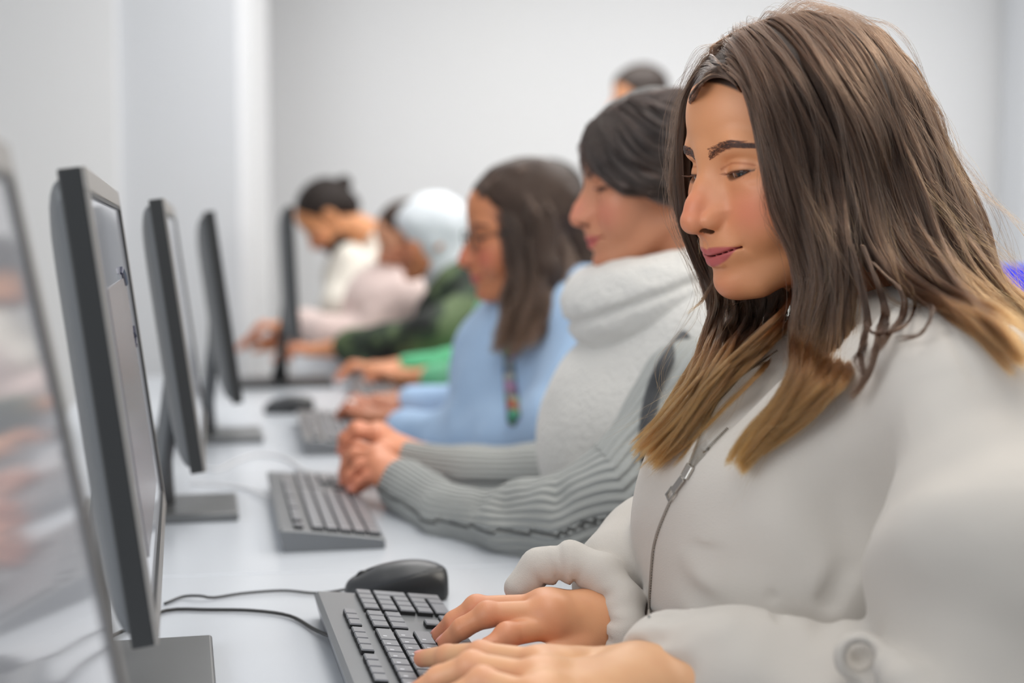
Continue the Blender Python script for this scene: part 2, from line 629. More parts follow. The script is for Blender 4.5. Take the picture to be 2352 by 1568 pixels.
class Head:
    def __init__(s, at, yaw, pitch, roll=0.0, size=1.0, ref=(92, 0, 0), **o):
        """at: room point of the head-local point ref; yaw: direction the face points (degrees in the floor plane)"""
        y, p, r = math.radians(yaw), math.radians(pitch), math.radians(roll)
        f = np.array([math.cos(y) * math.cos(p), math.sin(y) * math.cos(p), -math.sin(p)])
        l0 = np.array([-math.sin(y), math.cos(y), 0])
        u0 = np.cross(f, l0)
        l = l0 * math.cos(r) + u0 * math.sin(r)
        u = np.cross(f, l)
        s.M = np.stack([f, l, u], 1)            # columns
        s.k = 0.001 * size
        s.O = np.asarray(at) - s.M @ (np.asarray(ref, float) * s.k)
        s.o = o

    def loc(s, p):
        return (p - s.O) @ s.M / s.k

    def w(s, *q):
        q = np.asarray(q[0] if len(q) == 1 else q, float)
        return s.O + (q * s.k) @ s.M.T

    def f(s, p):
        return head_mm(s.loc(p), s.o) * s.k

    def mesh(s, h=0.0012, zlo=-150):
        """head surface in room coordinates, and its colours"""
        q, quads = polygonise(lambda p: head_mm(p, s.o), (-112, -92, zlo), (128, 92, 120), h * 1000)
        return s.w(q), quads, s.colour(q)

    def colour(s, q):
        o = s.o
        m = mir(q)
        base = np.array(o.get('skin', srgb(214, 155, 122))[:3])
        red = np.array(o.get('red', srgb(214, 128, 106))[:3])
        lipc = np.array(o.get('lip', srgb(184, 92, 92))[:3])
        c = np.tile(base, (len(q), 1))

        def blend(w, k):
            nonlocal c
            w = np.clip(w, 0, 1)[:, None]
            c = c * (1 - w) + np.asarray(k)[:3] * w

        def gs(cc, r):
            g = np.linalg.norm((m - np.array(cc)) / np.array(r), axis=1)
            return np.exp(-g * g)
        blend(0.75 * gs((104, 0, -32), (20, 14, 20)), red)
        blend(0.65 * gs((78, 44, -36), (26, 24, 20)), red)
        blend(0.35 * gs((92, 0, -100), (16, 20, 14)), red)
        blend(0.45 * gs((82, 40, -8), (12, 16, 7)), np.array(base) * np.array([0.80, 0.66, 0.60]))
        ch = 0.5 + 0.5 * noise3(q, 1 / 14.0, 3)
        c *= (1 + 0.05 * (ch[:, None] - 0.5) * np.array([0.6, 1.2, 1.2]))
        # lips
        yc = m[:, 1] / 28.5
        s_ = np.clip(1 - yc ** 2, 0, 1)
        mid = -69.9 + 4.6 * np.clip(yc, 0, 1) ** 1.6
        top = mid + (7.4 * s_ ** 0.7 - 1.2 * np.exp(-(m[:, 1] / 3.2) ** 2))
        bot = mid - 11.0 * s_ ** 0.75
        w = np.clip((top - q[:, 2]) / 1.2, 0, 1) * np.clip((q[:, 2] - bot) / 1.5, 0, 1) * (q[:, 0] > 76) * (m[:, 1] < 28.5)
        blend(w * 0.92, lipc)
        blend(np.exp(-((q[:, 2] - mid + .7) / .6) ** 2) * (q[:, 0] > 76) * (m[:, 1] < 28) * .75, lipc * .25)  # shade of the mouth slit painted as a dark line
        # nostril interiors and the lash line
        w = (ell(m, (100, 8.8, -47.8), (8.3, 3.8, 3.6)) < 0.4) * 0.85
        blend(w, base * 0.18)  # recess shade of the nostrils put into the skin colour
        r = np.linalg.norm(m - EYE, axis=1)
        lo = lid_open(m, o.get('lid', 2.4))
        up = (m[:, 2] - EYE[2]) > -1.6 + 0.4
        w = np.exp(-np.clip(lo, 0, 9) / np.where(up, 0.9, 0.7)) * (r < 17) * (q[:, 0] > EYE[0] + 2) * np.where(up, 0.95, 0.6)
        blend(w, (0.02, 0.014, 0.012))
        yy = (m[:, 1] - EYE[1]) / 17.0
        cre = np.abs(m[:, 2] - EYE[2] - (7.6 * np.clip(1 - yy * yy, 0, 1) ** 0.5))
        blend(np.exp(-(cre / 0.9) ** 2) * (r < 22) * (m[:, 2] > EYE[2] + 2.5) * (q[:, 0] > EYE[0] - 6) * 0.7, base * np.array([.6, .42, .36]))  # shade of the upper lid fold painted as a soft line
        if o.get('beard'):
            w = np.clip((-62 - q[:, 2]) / 8 + 0.6 * noise3(q, 0.15), 0, 1) * np.clip((q[:, 0] - 5) / 12, 0, 1) * (1 - (w > 2))
            w = w * np.clip((q[:, 2] + 125) / 12, 0, 1)
            bl = (top - q[:, 2] > -1) & (q[:, 2] > bot) & (m[:, 1] < 24) & (q[:, 0] > 78)
            w = np.maximum(w, np.clip((-52 - q[:, 2]) / 2, 0, 1) * (m[:, 1] < 30) * (q[:, 0] > 80))
            blend(np.where(bl, 0, w) * 0.95, srgb(38, 28, 24))
        if o.get('cap'):                       # very short hair: the scalp's own colour
            g = q[:, 2] - o['cap'](q)
            blend(np.clip(g / 4, 0, 1), o.get('capc', srgb(56, 44, 36)))
        return c

    def eyes(s, parent, m_white, m_iris, m_pupil, look=(1, 0.62, -0.3)):
        """each eyeball with iris, pupil and clear cornea"""
        lk = np.array(look, float)
        lk /= np.linalg.norm(lk)
        for sd in (1, -1):
            c = EYE * np.array([1, sd, 1])
            v, fc, mi = [], [], []
            n, k = 40, 24
            a = np.cross([0, 1, 0], lk)
            a /= np.linalg.norm(a)
            b = np.cross(lk, a)
            for i in range(n + 1):
                th = math.pi * i / n
                r = 12.2 + (0.9 * max(0, 1 - (th / 0.52) ** 2))
                for j in range(k):
                    ph = 2 * math.pi * j / k
                    v.append(c + r * (math.cos(th) * lk + math.sin(th) * (math.cos(ph) * a + math.sin(ph) * b)))
            for i in range(n):
                for j in range(k):
                    fc.append((i * k + j, i * k + (j + 1) % k, (i + 1) * k + (j + 1) % k, (i + 1) * k + j))
                    t = math.pi * (i + 0.5) / n
                    mi.append(2 if t < 0.2 else (1 if t < 0.60 else 0))
            ob = mesh_obj('eye', s.w(np.array(v)), fc, m_white, parent)
            ob.data.materials.append(m_iris)
            ob.data.materials.append(m_pupil)
            ob.data.polygons.foreach_set('material_index', mi)

    def snap(s, q):
        """push a local point onto the face along x"""
        q = np.array(q, float)
        for _ in range(40):
            v = head_mm(q[None], s.o)[0]
            q[0] -= v * 0.8
            if abs(v) < 0.05:
                break
        return q

    def brows(s, parent, m, n=720, rad=1.0e-4, base=(0, 0), th=1.0):
        r = np.random.default_rng(5)
        P = []
        for sd in (1, -1):
            for i in range(n):
                t = r.uniform(0, 1) ** 0.9
                y = 11 + 40 * t
                zc = 13.5 + 6.5 * math.sin(min(t / 0.72, 1) * 1.57) - (5.5 * max(0, t - 0.68) / 0.32)
                hw = (4.2 * (1 - t) ** 0.5 + 0.8) * th
                z = zc + r.uniform(-1, 1) * hw + base[0]
                p0 = s.snap((96 - 30 * t, y * sd, z))
                dy, dz = 5.5 * (0.5 + 0.5 * t), 3.6 * (1 - t) * (0.6 if z < zc else -0.1) - 1.6 * t + r.normal(0, 0.4)
                p1 = s.snap((p0[0], p0[1] + dy * 0.6 * sd, p0[2] + dz * 0.6)) + [0.7, 0, 0]
                p2 = s.snap((p0[0], p0[1] + dy * sd, p0[2] + dz)) + [0.5, 0, 0]
                P.append([p0, p1, p2])
        P = s.w(np.array(P))
        k = len(P)
        return curves_obj('eyebrow', P, np.tile([rad * 1.2, rad, rad * 0.4], (k, 1)), r.uniform(0, 1, k), m, parent)

    def lashes(s, parent, m, n=46, rad=1.1e-4):
        r = np.random.default_rng(6)
        P = []
        lu = s.o.get('lid', 2.4)
        for sd in (1, -1):
            for upper in (1, 0):
                for i in range(n):
                    y = -13.5 + 27.5 * (i + r.uniform(0, 1)) / n
                    sy = max(0, 1 - (y / 15.0) ** 2)
                    z = EYE[2] + ((lu * sy ** 0.6) if upper else (-4.2 * sy ** 0.8)) - 1.6 + y / 15.0
                    x = EYE[0] + math.sqrt(max(13.4 ** 2 - y * y * 0.86 - (z - EYE[2]) ** 2, 1))
                    L = (8.0 if upper else 3.6) * r.uniform(0.75, 1.1)
                    out = y / 15.0 * 0.75
                    dz = (-0.25, 0.12, 0.5) if upper else (-0.2, -0.6, -0.9)
                    p0 = np.array([x, EYE[1] + y, z])
                    p1 = p0 + L * 0.5 * np.array([0.9, out, dz[0]])
                    p2 = p0 + L * np.array([0.95, out * 1.1, dz[1]])
                    p0, p1, p2 = [p * np.array([1, sd, 1]) for p in (p0, p1, p2)]
                    P.append([p0, p1, p2])
        P = s.w(np.array(P))
        k = len(P)
        return curves_obj('eyelashes', P, np.tile([rad, rad * 0.8, rad * 0.25], (k, 1)), r.uniform(0, 1, k), m, parent)
# ------------------------------------------------------------------ hands
def hand_f(p, J, s=1.0):
    """J: wrist, arm, f (four fingers: mcp, pip, dip, tip) and t (thumb: cmc, mcp, ip, tip)"""
    d = rc(p, J['arm'], J['wrist'], 0.027 * s, 0.0235 * s)
    up = J.get('up', np.array([0, 0, 1.0]))
    w = J['wrist']
    for i, f in enumerate(J['f']):
        side = (f[0] - J['f'][1][0]) * 0.55
        d = smin(d, rc(p, w + side, f[0], 0.0165 * s, 0.0118 * s), 0.020)
    for i in range(3):
        d = smin(d, rc(p, J['f'][i][0] * .9 + w * .1, J['f'][i + 1][0] * .9 + w * .1, 0.0095 * s, 0.0095 * s), 0.016)
    t = J['t']
    th = rc(p, t[0], t[1], 0.0175 * s, 0.0135 * s)
    d = smin(d, th, 0.014)
    d = smin(d, tubef(p, t[1:], np.array([0.0125, 0.0108, 0.0088]) * s, 0.004), 0.007)
    web = rc(p, (t[1] + t[0]) / 2, (J['f'][0][0] * 0.7 + w * 0.3), 0.010 * s, 0.010 * s)
    d = smin(d, web, 0.012)
    for i, f in enumerate(J['f']):
        k = s * (1.0, 1.03, 0.98, 0.86)[i]
        fr = np.array([0.0108, 0.0096, 0.0083, 0.0070]) * k
        g = tubef(p, f, fr, 0.004)
        g = smin(g, np.linalg.norm(p - f[1], axis=1) - 0.0104 * k, 0.004)      # knuckle
        d = smin(d, g, 0.0045)
        a, b = f[1] + up * 0.0105 * k, f[1] + (f[1] - f[0]) * 0.10 + up * 0.0100 * k
        for q in (f[1], f[1] - (f[1] - f[0]) * 0.09, f[2]):                     # skin creases over the joints
            v = (f[2] - f[1])
            v = v / np.linalg.norm(v)
            pl = np.abs((p - q) @ v)
            rr = np.linalg.norm(p - q, axis=1)
            d = d + 0.00030 * np.exp(-(pl / 0.0007) ** 2) * np.exp(-(rr / .011) ** 4)
        # nail
        tip, dip = f[3], f[2]
        v = tip - dip
        v = v / np.linalg.norm(v)
        n = up - v * (up @ v)
        n /= np.linalg.norm(n)
        c = tip + n * 0.0056 * k + v * 0.0012
        Rm = np.stack([v, np.cross(n, v), n], 1)
        d = smin(d, ell(p, c, np.array([0.0062, 0.0050, 0.0016]) * k, Rm), 0.0006)
    return d


def hand_colour(p, J, base, red, nail):
    base, red, nail = [np.array(x)[:3] for x in (base, red, nail)]
    c = np.tile(base, (len(p), 1))

    def bl(w, k):
        nonlocal c
        c = c * (1 - w[:, None]) + k * w[:, None]
    up = J.get('up', np.array([0, 0, 1.0]))
    for f in J['f'] + [J['t']]:
        for q, r, w in ((f[0], 0.014, 0.35), (f[1], 0.012, 0.6), (f[2], 0.011, 0.5), (f[3], 0.013, 0.7)):
            bl(w * np.exp(-(np.linalg.norm(p - q, axis=1) / r) ** 2), red)
        v = f[3] - f[2]
        v = v / np.linalg.norm(v)
        n = up - v * (up @ v)
        n /= np.linalg.norm(n)
        cc = f[3] + n * 0.0062 + v * 0.0012
        Rm = np.stack([v, np.cross(n, v), n], 1)
        g = np.linalg.norm(((p - cc) @ Rm) / np.array([0.0070, 0.0050, 0.0045]), axis=1)
        bl(np.clip((1.1 - g) * 6, 0, 0.85), nail)
    c *= (1 + 0.06 * noise3(p, 90, 4)[:, None] * np.array([0.5, 1, 1]))
    return c


def hand_piece(J, base, red, nail, h=0.0011, s=1.0):
    P = np.array([J['wrist'], J['arm']] + [q for f in J['f'] for q in f] + list(J['t']))
    v, q = polygonise(lambda p: hand_f(p, J, s), P.min(0) - 0.03, P.max(0) + 0.03, h)
    return v, q, hand_colour(v, J, base, red, nail)


SK = srgb(214, 148, 108)
RED = srgb(216, 122, 98)
NAIL = srgb(226, 160, 150)
M_SKIN = mat('skin', SK, 0.45, attr='col', sss=0.10, bump=(900, 0.00012))
M_EW = mat('eye_white', srgb(160, 142, 134), 0.12, coat=1)
M_IRIS = mat('iris', srgb(58, 38, 28), 0.1, coat=1)
M_PUP = mat('pupil', (0.005, 0.005, 0.005, 1), 0.05, coat=1)
M_LASH = hair_material('lash', srgb(48, 34, 29), srgb(48, 34, 29), (1, 1, 1, 1), (1, 1, 1, 1))

# ------------------------------------------------------------------ the woman in the pale fleece
H1 = Head(W(1568, 512, 1.20), 202.5, 12, ref=(118, 0, -38), skin=srgb(218, 150, 105), red=srgb(218, 122, 98), lip=srgb(184, 84, 88),
          cap=lambda q: ((q[:, 0] - 4) * .8 - 16.5) / .62 + 2, capc=srgb(62, 44, 35))

RH = dict(wrist=T(1388, 1424, .783), arm=T(1400, 1424, .783) + np.array([.045, .075, .012]),
          f=[[T(1268, 1436, .789), T(1165, 1458, .787), T(1120, 1490, .778), T(1088, 1520, .769)],
             [T(1250, 1408, .799), T(1120, 1410, .799), T(1062, 1442, .787), T(1024, 1474, .772)],
             [T(1240, 1392, .800), T(1094, 1394, .799), T(1042, 1426, .787), T(1010, 1456, .772)],
             [T(1247, 1385, .794), T(1150, 1393, .790), T(1105, 1410, .781), T(1075, 1428, .771)]],
          t=[T(1372, 1450, .776), T(1330, 1490, .768), T(1255, 1515, .766), T(1195, 1528, .764)],
          up=np.array([0, -0.25, 0.97]))
LH = dict(wrist=T(1470, 1552, .787), arm=T(1470, 1552, .787) + np.array([.09, -.035, -.004]),
          f=[[T(1232, 1522, .797), T(1105, 1503, .797), T(1028, 1505, .787), T(970, 1512, .777)],
             [T(1222, 1556, .802), T(1085, 1528, .803), T(1008, 1556, .791), T(955, 1590, .777)],
             [T(1220, 1600, .800), T(1108, 1564, .803), T(1035, 1604, .790), T(990, 1645, .777)],
             [T(1238, 1655, .792), T(1150, 1640, .795), T(1092, 1668, .786), T(1052, 1695, .778)]],
          t=[T(1420, 1545, .776), T(1330, 1540, .770), T(1265, 1532, .768), T(1205, 1530, .766)])


def jacket1(p):
    d = ell(p, (.285, 1.22, .855), (.178, .168, .19))
    d = smin(d, ell(p, (.31, 1.22, .70), (.185, .165, .20)), .05)
    d = smin(d, ell(p, (.345, 1.22, .955), (.115, .165, .10)), .06)
    d = smin(d, rc(p, (.335, 1.07, .995), (.335, 1.38, .995), .058, .058), .06)
    d = smin(d, ell(p, (.32, 1.225, 1.014), (.085, .095, .033)), .03)
    # near arm
    ua = tubef(p, [(.345, 1.045, .985), (.335, .99, .90), (.315, .955, .80)], [.060, .082, .082], .03)
    d = smin(d, ua, .016)
    fa = tubef(p, [(.33, .955, .775), (.24, 1.005, .783), (.165, 1.045, .786), (.122, 1.072, .788)],
               [.062, .052, .050, .041], .02)
    d = smin(d, fa, .012)
    # far arm
    fr = tubef(p, [(.335, 1.39, .985), (.27, 1.45, .88), (.20, 1.43, .835), (.140, 1.335, .812), (.102, 1.275, .800)],
               [.060, .066, .056, .053, .049], .02)
    d = smin(d, fr, .014)
    # collar standing round the neck
    return d


def jacket1_full(p):
    d = jacket1(p)
    q = p * np.array([1, 1, 1])
    # broad soft folds of thick fleece
    n = noise3(q, 9.0, 1) * .005 + noise3(q, 22.0, 2) * .0016
    d = d + n
    for pts, r, k, dep in FOLDS1:
        g = tubef(p, pts, [r] * len(pts))
        d = d + dep * np.exp(-(np.maximum(g, 0) / (r * k)) ** 2)
    # elastic gathers at the near cuff
    for c, ax, amp in ( (np.array([.118, 1.073, .788]), np.array([.86, -.5, 0]), .0026),):
        ax = ax / np.linalg.norm(ax)
        v = p - c
        t = v @ ax
        r = v - t[:, None] * ax
        e1 = np.cross(ax, [0, 0, 1])
        e1 /= np.linalg.norm(e1)
        e2 = np.cross(ax, e1)
        an = np.arctan2(r @ e2, r @ e1)
        wv = np.sin(an * 14 + 1.5 * np.sin(an * 3)) * amp * np.exp(-((t - .004) / .018) ** 2) * (np.linalg.norm(v, axis=1) < .1)
        d = d + wv
    # cuffs open around the wrists
    for J, s0, s1 in ((LH, .75, .12),):
        a, b = J['wrist'], J['arm']
        o = rc(p, a - (b - a) * s0, a - (b - a) * s1, .038, .026)
        d = smax(d, -o, .008)
    # neck opening and the open zip
    d = smax(d, -rc(p, H1.w(-16, 0, -60), H1.w(-44, 0, -165), .060, .058), .012)
    d = smax(d, -tubef(p, VO, VR), .006)
    # roll of cloth in the bend of the near elbow
    return d


_s = lambda px, py, off=0.0: on_surface(jacket1, px, py, off=off)
VO = [_s(1586, 1078, -.002), _s(1630, 1010), _s(1690, 930), _s(1760, 850), _s(1830, 790)]
VR = [.002, .0065, .011, .015, .022]
FE = [_s(x, y, .001) for x, y in ((1580, 1070), (1614, 990), (1650, 925), (1702, 868), (1786, 808))]
FE = [q if q is not None else W(x, y, 1.22) for q, (x, y) in zip(FE, ((1580, 1070), (1614, 990), (1650, 925), (1702, 868), (1786, 808)))]
ARCH = [_s(x, y, -.003) for x, y in ((2012, 1490), (2045, 1530), (2080, 1570), (2110, 1640))]
ARCH = [a if a is not None else W(2110, 1640, .93) for a in ARCH]
RINGC = _s(1976, 1508, .0)
CUFF = [W(1192, 1350, 1.262), W(1238, 1303, 1.265), W(1308, 1290, 1.258), W(1385, 1318, 1.243), W(1432, 1380, 1.225), W(1440, 1445, 1.208), W(1425, 1515, 1.203)]
CUFFC = W(1310, 1420, 1.225)
FOLDS1 = [
    ([_s(1925, 1150), _s(1945, 1230), _s(1955, 1290)], .004, 2.2, .006),
    ([_s(2280, 960), _s(2160, 1010), _s(2050, 1070), _s(1960, 1150)], .013, 2.2, .013),
    ([_s(1895, 1480), _s(2050, 1420), _s(2200, 1450), _s(2330, 1540)], .012, 2.2, .014),
    ([_s(1720, 1225), _s(1800, 1255), _s(1880, 1215)], .014, 2.2, .004),
    ([_s(1560, 1480), _s(1600, 1440), _s(1650, 1430)], .006, 2.0, -.004),
    ([_s(2150, 1250), _s(2250, 1300), _s(2350, 1310)], .015, 2.0, -.006),
    ([_s(1772, 1372), _s(1792, 1420)], .0015, 2.0, .004),
    ([_s(2178, 762), _s(2205, 815), _s(2240, 870), _s(2275, 930)], .0012, 2.2, .0022),
    ([_s(1995, 1180), _s(1975, 1240), _s(1945, 1300), _s(1905, 1380), _s(1882, 1450)], .003, 2.0, .008),
    ([_s(1640, 1150), _s(1760, 1130), _s(1860, 1090)], .014, 2.2, -.004),
    ([_s(1480, 1300), _s(1560, 1260), _s(1660, 1250)], .012, 2.0, .003),
    ([_s(1490, 1535), _s(1560, 1540)], .004, 2.0, .006),
]


def jacket1_all(p):
    d = jacket1_full(p)
    d = smin(d, tubef(p, ARCH, [.006, .011, .014, .02], .005), .012)
    v = (p - RINGC) * np.array([1, 1, 1])
    rr = np.sqrt(v[:, 0] ** 2 + (v[:, 2] * 1.05) ** 2)
    d = smin(d, np.sqrt((rr - .0125) ** 2 + (v[:, 1] * .8) ** 2) - .0062, .007)
    d = smax(d, -rc(p, RINGC - np.array([.24, .98, -.29]) * .02, RINGC + np.array([.24, .98, -.29]) * .026, .0095, .0070), .007)
    # the full gathered cuff of the far sleeve
    t = tubef(p, CUFF, [.0135, .0165, .0180, .0175, .0165, .0160, .015], .006)
    v = p - CUFFC
    an = np.arctan2(v[:, 2], v[:, 0])
    inner = np.exp(-((np.linalg.norm(v * np.array([1, .3, 1]), axis=1) - .026) / .016) ** 2)
    t = t + (np.maximum(0, np.sin(an * 11 + 1.2 * np.sin(an * 3))) ** 2 * .0045 * inner + .0028 * np.exp(-((an - 1.75) / .07) ** 2)) * (np.linalg.norm(v, axis=1) < .1)
    d = smin(d, t, .006)
    d = smin(d, tubef(p, FE, [.003, .0042, .0046, .0040, .0015], .004), .006)
    return d


M_JEANS = mat('dark_trousers', srgb(52, 58, 74), 0.9, spec=0.15)


def legs_f(p, s, t):
    """seated legs: hip centre, thighs forward along -x, shins down to the floor"""
    h = np.array(s[0], float)
    d = None
    for sy in (-1, 1):
        hip = h + [0, sy * .09, 0]
        kn = h + [-.40, sy * .11, .02]
        an = h + [-.34, sy * .11, 0]
        an[2] = .10
        toe = an + [-.15, 0, -.055]
        e = tubef(p, [hip, kn, an], [.080 + t, .058 + t, .042 + t], .03)
        e = smin(e, rc(p, an + [.02, 0, -.045], toe, .032, .028), .02)
        d = e if d is None else np.minimum(d, e)
    return d


def make_p1():
    pieces = [H1.mesh(0.00115)]
    pieces.append(hand_piece(RH, srgb(222, 160, 118), RED, NAIL))
    pieces.append(hand_piece(LH, srgb(224, 172, 130), RED, NAIL))

    def inner(p):
        d = ell(p, (.30, 1.22, .86), (.125, .145, .20))
        d = smin(d, ell(p, (.33, 1.22, .68), (.15, .15, .2)), .05)
        d = smin(d, rc(p, (.335, 1.09, .98), (.335, 1.35, .98), .045, .045), .05)
        d = smin(d, rc(p, H1.w(-14, 0, -60), (.335, 1.225, .98), .048, .055), .03)
        for J, el, sh in ((RH, (.165, 1.41, .825), (.335, 1.37, .975)), (LH, (.32, .965, .79), (.335, 1.06, .975))):
            d = smin(d, tubef(p, [sh, el, J['arm'], J['wrist']], [.045, .034, .022, .020], .02), .02)
        return d
    v, q = polygonise(inner, (.05, .85, .5), (.55, 1.55, 1.2), .006)
    pieces.append((v, q, SK))
    v, q, c = join(pieces)
    body = mesh_obj('person', v, q, M_SKIN, col=c)
    tag(body, 'woman with long brown hair in a pale beige zip fleece typing at the nearest keyboard', 'person',
        'people at the computer desks')
    H1.eyes(body, M_EW, M_IRIS, M_PUP)
    H1.brows(body, M_LASH)
    H1.lashes(body, M_LASH)
    trs = lambda p: smin(smax(legs_f(p, ((.40, 1.22, .50),), .012), .10 - p[:, 2], .004), ell(p, np.array((.40, 1.22, .55)), (.17, .19, .13)), .05)
    v, q = polygonise(trs, (-.35, .97, .02), (.62, 1.47, .72), .012)
    mesh_obj('trousers', v, q, M_JEANS, body)
    v, q = polygonise(jacket1_all, (-.01, .84, .48), (.56, 1.56, 1.10), .0032)
    jk = mesh_obj('fleece_jacket', v, q, M_FLEECE, body)
    # zip: two rows of teeth that close below the slider, the slider and its pull
    def frame(t, at):
        n_ = np.array([jacket1(at[None] + e)[0] - jacket1(at[None] - e)[0] for e in np.eye(3) * .002])
        t = np.asarray(t) / np.linalg.norm(t)
        n_ = n_ - t * (n_ @ t)
        n_ /= np.linalg.norm(n_)
        return Matrix(np.stack([t, np.cross(n_, t), n_], 1).tolist())

    def row(path, n, sz, m=M_ZIP, off=.0006):
        P = [(x, y) for x, y in zip(*[np.interp(np.linspace(0, 1, 13), np.linspace(0, 1, len(path)), [q[i] for q in path]) for i in (0, 1)])]
        S_ = [on_surface(jacket1_all, x, y, off=off) for x, y in P]
        S_ = np.array([s for s in S_ if s is not None])
        Q = spline(S_, n)
        b = MB()
        for i in range(n):
            t = Q[min(i + 1, n - 1)] - Q[max(i - 1, 0)]
            t /= np.linalg.norm(t)
            b.box(Q[i], sz, rot=frame(t, Q[i]))
        return b, Q
    b, _ = row([(1583, 1068), (1614, 988), (1650, 923), (1702, 866), (1785, 806)], 92, (.0007, .0028, .0014))
    b.build('zip_teeth', M_ZIP, jk)
    b, _ = row([(1590, 1072), (1626, 1029), (1671, 984)], 36, (.0007, .0028, .0014))
    b.build('zip_teeth', M_ZIP, jk)
    b, Q = row([(1541, 1149), (1521, 1194), (1503, 1244), (1496, 1309), (1492, 1374), (1491, 1416)], 86, (.0009, .0022, .0012))
    b.build('zip_teeth', M_ZIP, jk)
    b = MB()
    b.tube(spline(Q[::6], 50) + np.array([-.0003, .0002, 0]), .0012, n=6)
    b.build('zip_tape', M_TAPE, jk, True)
    a0, a1, a2 = [on_surface(jacket1_all, x, y, off=.002) for x, y in ((1588, 1066), (1570, 1098), (1536, 1144))]
    t = a1 - a0
    r = frame(t, a0)
    b = MB()
    b.box((a0 + a1) / 2, (.012, .0085, .0034), rot=r, bevel=.0010)
    b.tube([a0 * .3 + a1 * .7, a1 + (a2 - a1) * .05], .0018, n=8)
    b.build('zip_slider', M_ZIP, jk)
    t = a2 - a1
    L_ = np.linalg.norm(t)
    r = frame(t, a1)
    b = MB()
    rr = np.array(r)
    mid = lambda s: a1 + t * s + rr[:, 2] * .0012
    b.box(mid(.30), (L_ * .62, .0066, .0014), rot=r, bevel=.0004)
    for dz, L2, s0 in ((.0036, .36, .80), (-.0036, .36, .80)):
        b.box(mid(s0) + rr[:, 1] * dz, (L_ * L2, .0014, .0016), rot=r)
    b.box(mid(.98), (.0016, .0086, .0016), rot=r)
    b.box(mid(.62), (.0016, .0086, .0016), rot=r)
    b.build('zip_pull', M_ZIP, jk)
    return body


M_ZIP = mat('nickel', srgb(200, 196, 190), 0.25, metal=1.0)
M_TAPE = mat('zip_tape', srgb(150, 142, 134), 0.9)
M_FLEECE = mat('fleece', srgb(206, 200, 193), 0.95, noise=(6, .02), bump=(1300, .0004), spec=0.15, sheen=0.25)
P1 = make_p1()
# ------------------------------------------------------------------ her long brown hair
M_HAIR1 = hair_material('brown_hair', srgb(58, 41, 31), srgb(138, 90, 46), (.50, .48, .46, 1), (1.5, 1.4, 1.28, 1), 0.26, 0.66)
M_HBASE1 = mat('brown_hair_under', srgb(58, 44, 36), 0.6, bump=(300, .001))


def hull1(p):
    return H1.f(p) - .016


def guide(pts, f=hull1, off=0.0):
    """pixel paths; without a depth the point lies on the solid f"""
    out = []
    for q in pts:
        if len(q) == 3:
            out.append(W(*q))
        else:
            s = on_surface(f, q[0], q[1], off=off)
            out.append(s if s is not None else None)
    for i, s in enumerate(out):
        if s is None:
            ref = [o for o in out if o is not None]
            out[i] = W(pts[i][0], pts[i][1], ref[0][1] if ref else 1.2)
    P = np.array(out)
    P = np.vstack([P[:1], P[:1] * .8 + P[1:2] * .2, P[:1] * .5 + P[1:2] * .5, P[1:]])
    for _ in range(4):                          # never inside the head
        v = H1.f(P)
        g = np.stack([H1.f(P + e) - v for e in np.eye(3) * .001], 1) / .001
        P = P + g * np.clip(.007 - v, 0, .02)[:, None]
    v = H1.f(P[:1])                              # the root sits in the scalp
    g = np.array([(H1.f(P[:1] + e) - v)[0] for e in np.eye(3) * .001]) / .001
    if v[0] < .03:
        P[0] = P[0] - g * (v[0] + .001)
    return P


def onj(px, py, lift=.016, miss=1.10):
    s = on_surface(jacket1, px, py, off=lift)
    return (px, py, (s[1] * math.cos(PITCH) - (s[2] - CZ) * math.sin(PITCH)) if s is not None else miss)


NEAR = [
    [(1662, 158), (1694, 185), (1718, 240), (1736, 325), (1755, 425), (1784, 520), (1820, 600, 1.150), (1830, 690, 1.150), (1806, 770, 1.150), onj(1815, 850), onj(1790, 930), onj(1735, 1005), onj(1692, 1078)],
    [(1690, 122, 1.225), (1745, 215), (1778, 330), (1805, 440), (1840, 540, 1.145), (1868, 630, 1.140), (1862, 720, 1.14), (1850, 800, 1.14), onj(1848, 870), onj(1805, 945), onj(1745, 1012), onj(1700, 1074)],
    [(1712, 104, 1.225), (1795, 200), (1845, 320), (1875, 440), (1900, 550, 1.135), (1918, 650, 1.13), (1908, 740, 1.13), (1890, 820, 1.13), onj(1862, 900), onj(1800, 970), onj(1740, 1030), onj(1705, 1066)],
    [(1740, 86, 1.225), (1850, 185), (1910, 310), (1940, 440), (1952, 560, 1.13), (1966, 660, 1.13), (1958, 750, 1.125), (1965, 820, 1.12), onj(1930, 890), onj(1860, 950), onj(1790, 1000), onj(1740, 1035)],
]
BACK = [
    [(1750, 78, 1.225), (1872, 175), (1940, 300), (1975, 430), (1992, 530, 1.15), (2030, 610, 1.14), (2100, 675, 1.10), onj(2190, 712), onj(2270, 765), onj(2350, 845)],
    [(1775, 60, 1.225), (1930, 165), (2010, 300), (2045, 430, 1.18), (2075, 540, 1.165), (2130, 630, 1.14), (2210, 696, 1.09), onj(2300, 755), onj(2380, 835)],
    [(1815, 46, 1.23), (1985, 145, 1.19), (2070, 280, 1.19), (2115, 410, 1.185), (2155, 530, 1.18), (2210, 625, 1.16), (2280, 690, 1.15), (2350, 745, 1.15), (2430, 830, 1.15)],
    [(1860, 32, 1.24), (2010, 95, 1.22), (2095, 200, 1.22), (2150, 330, 1.22), (2200, 460, 1.215), (2250, 570, 1.21), (2300, 650, 1.20), (2370, 720, 1.19), (2450, 800, 1.19)],
    [(1890, 30, 1.25), (2030, 75, 1.27), (2112, 180, 1.28), (2172, 315, 1.28), (2228, 450, 1.28), (2275, 580, 1.27), (2322, 660, 1.26), (2400, 730, 1.25), (2480, 800, 1.25)],
]
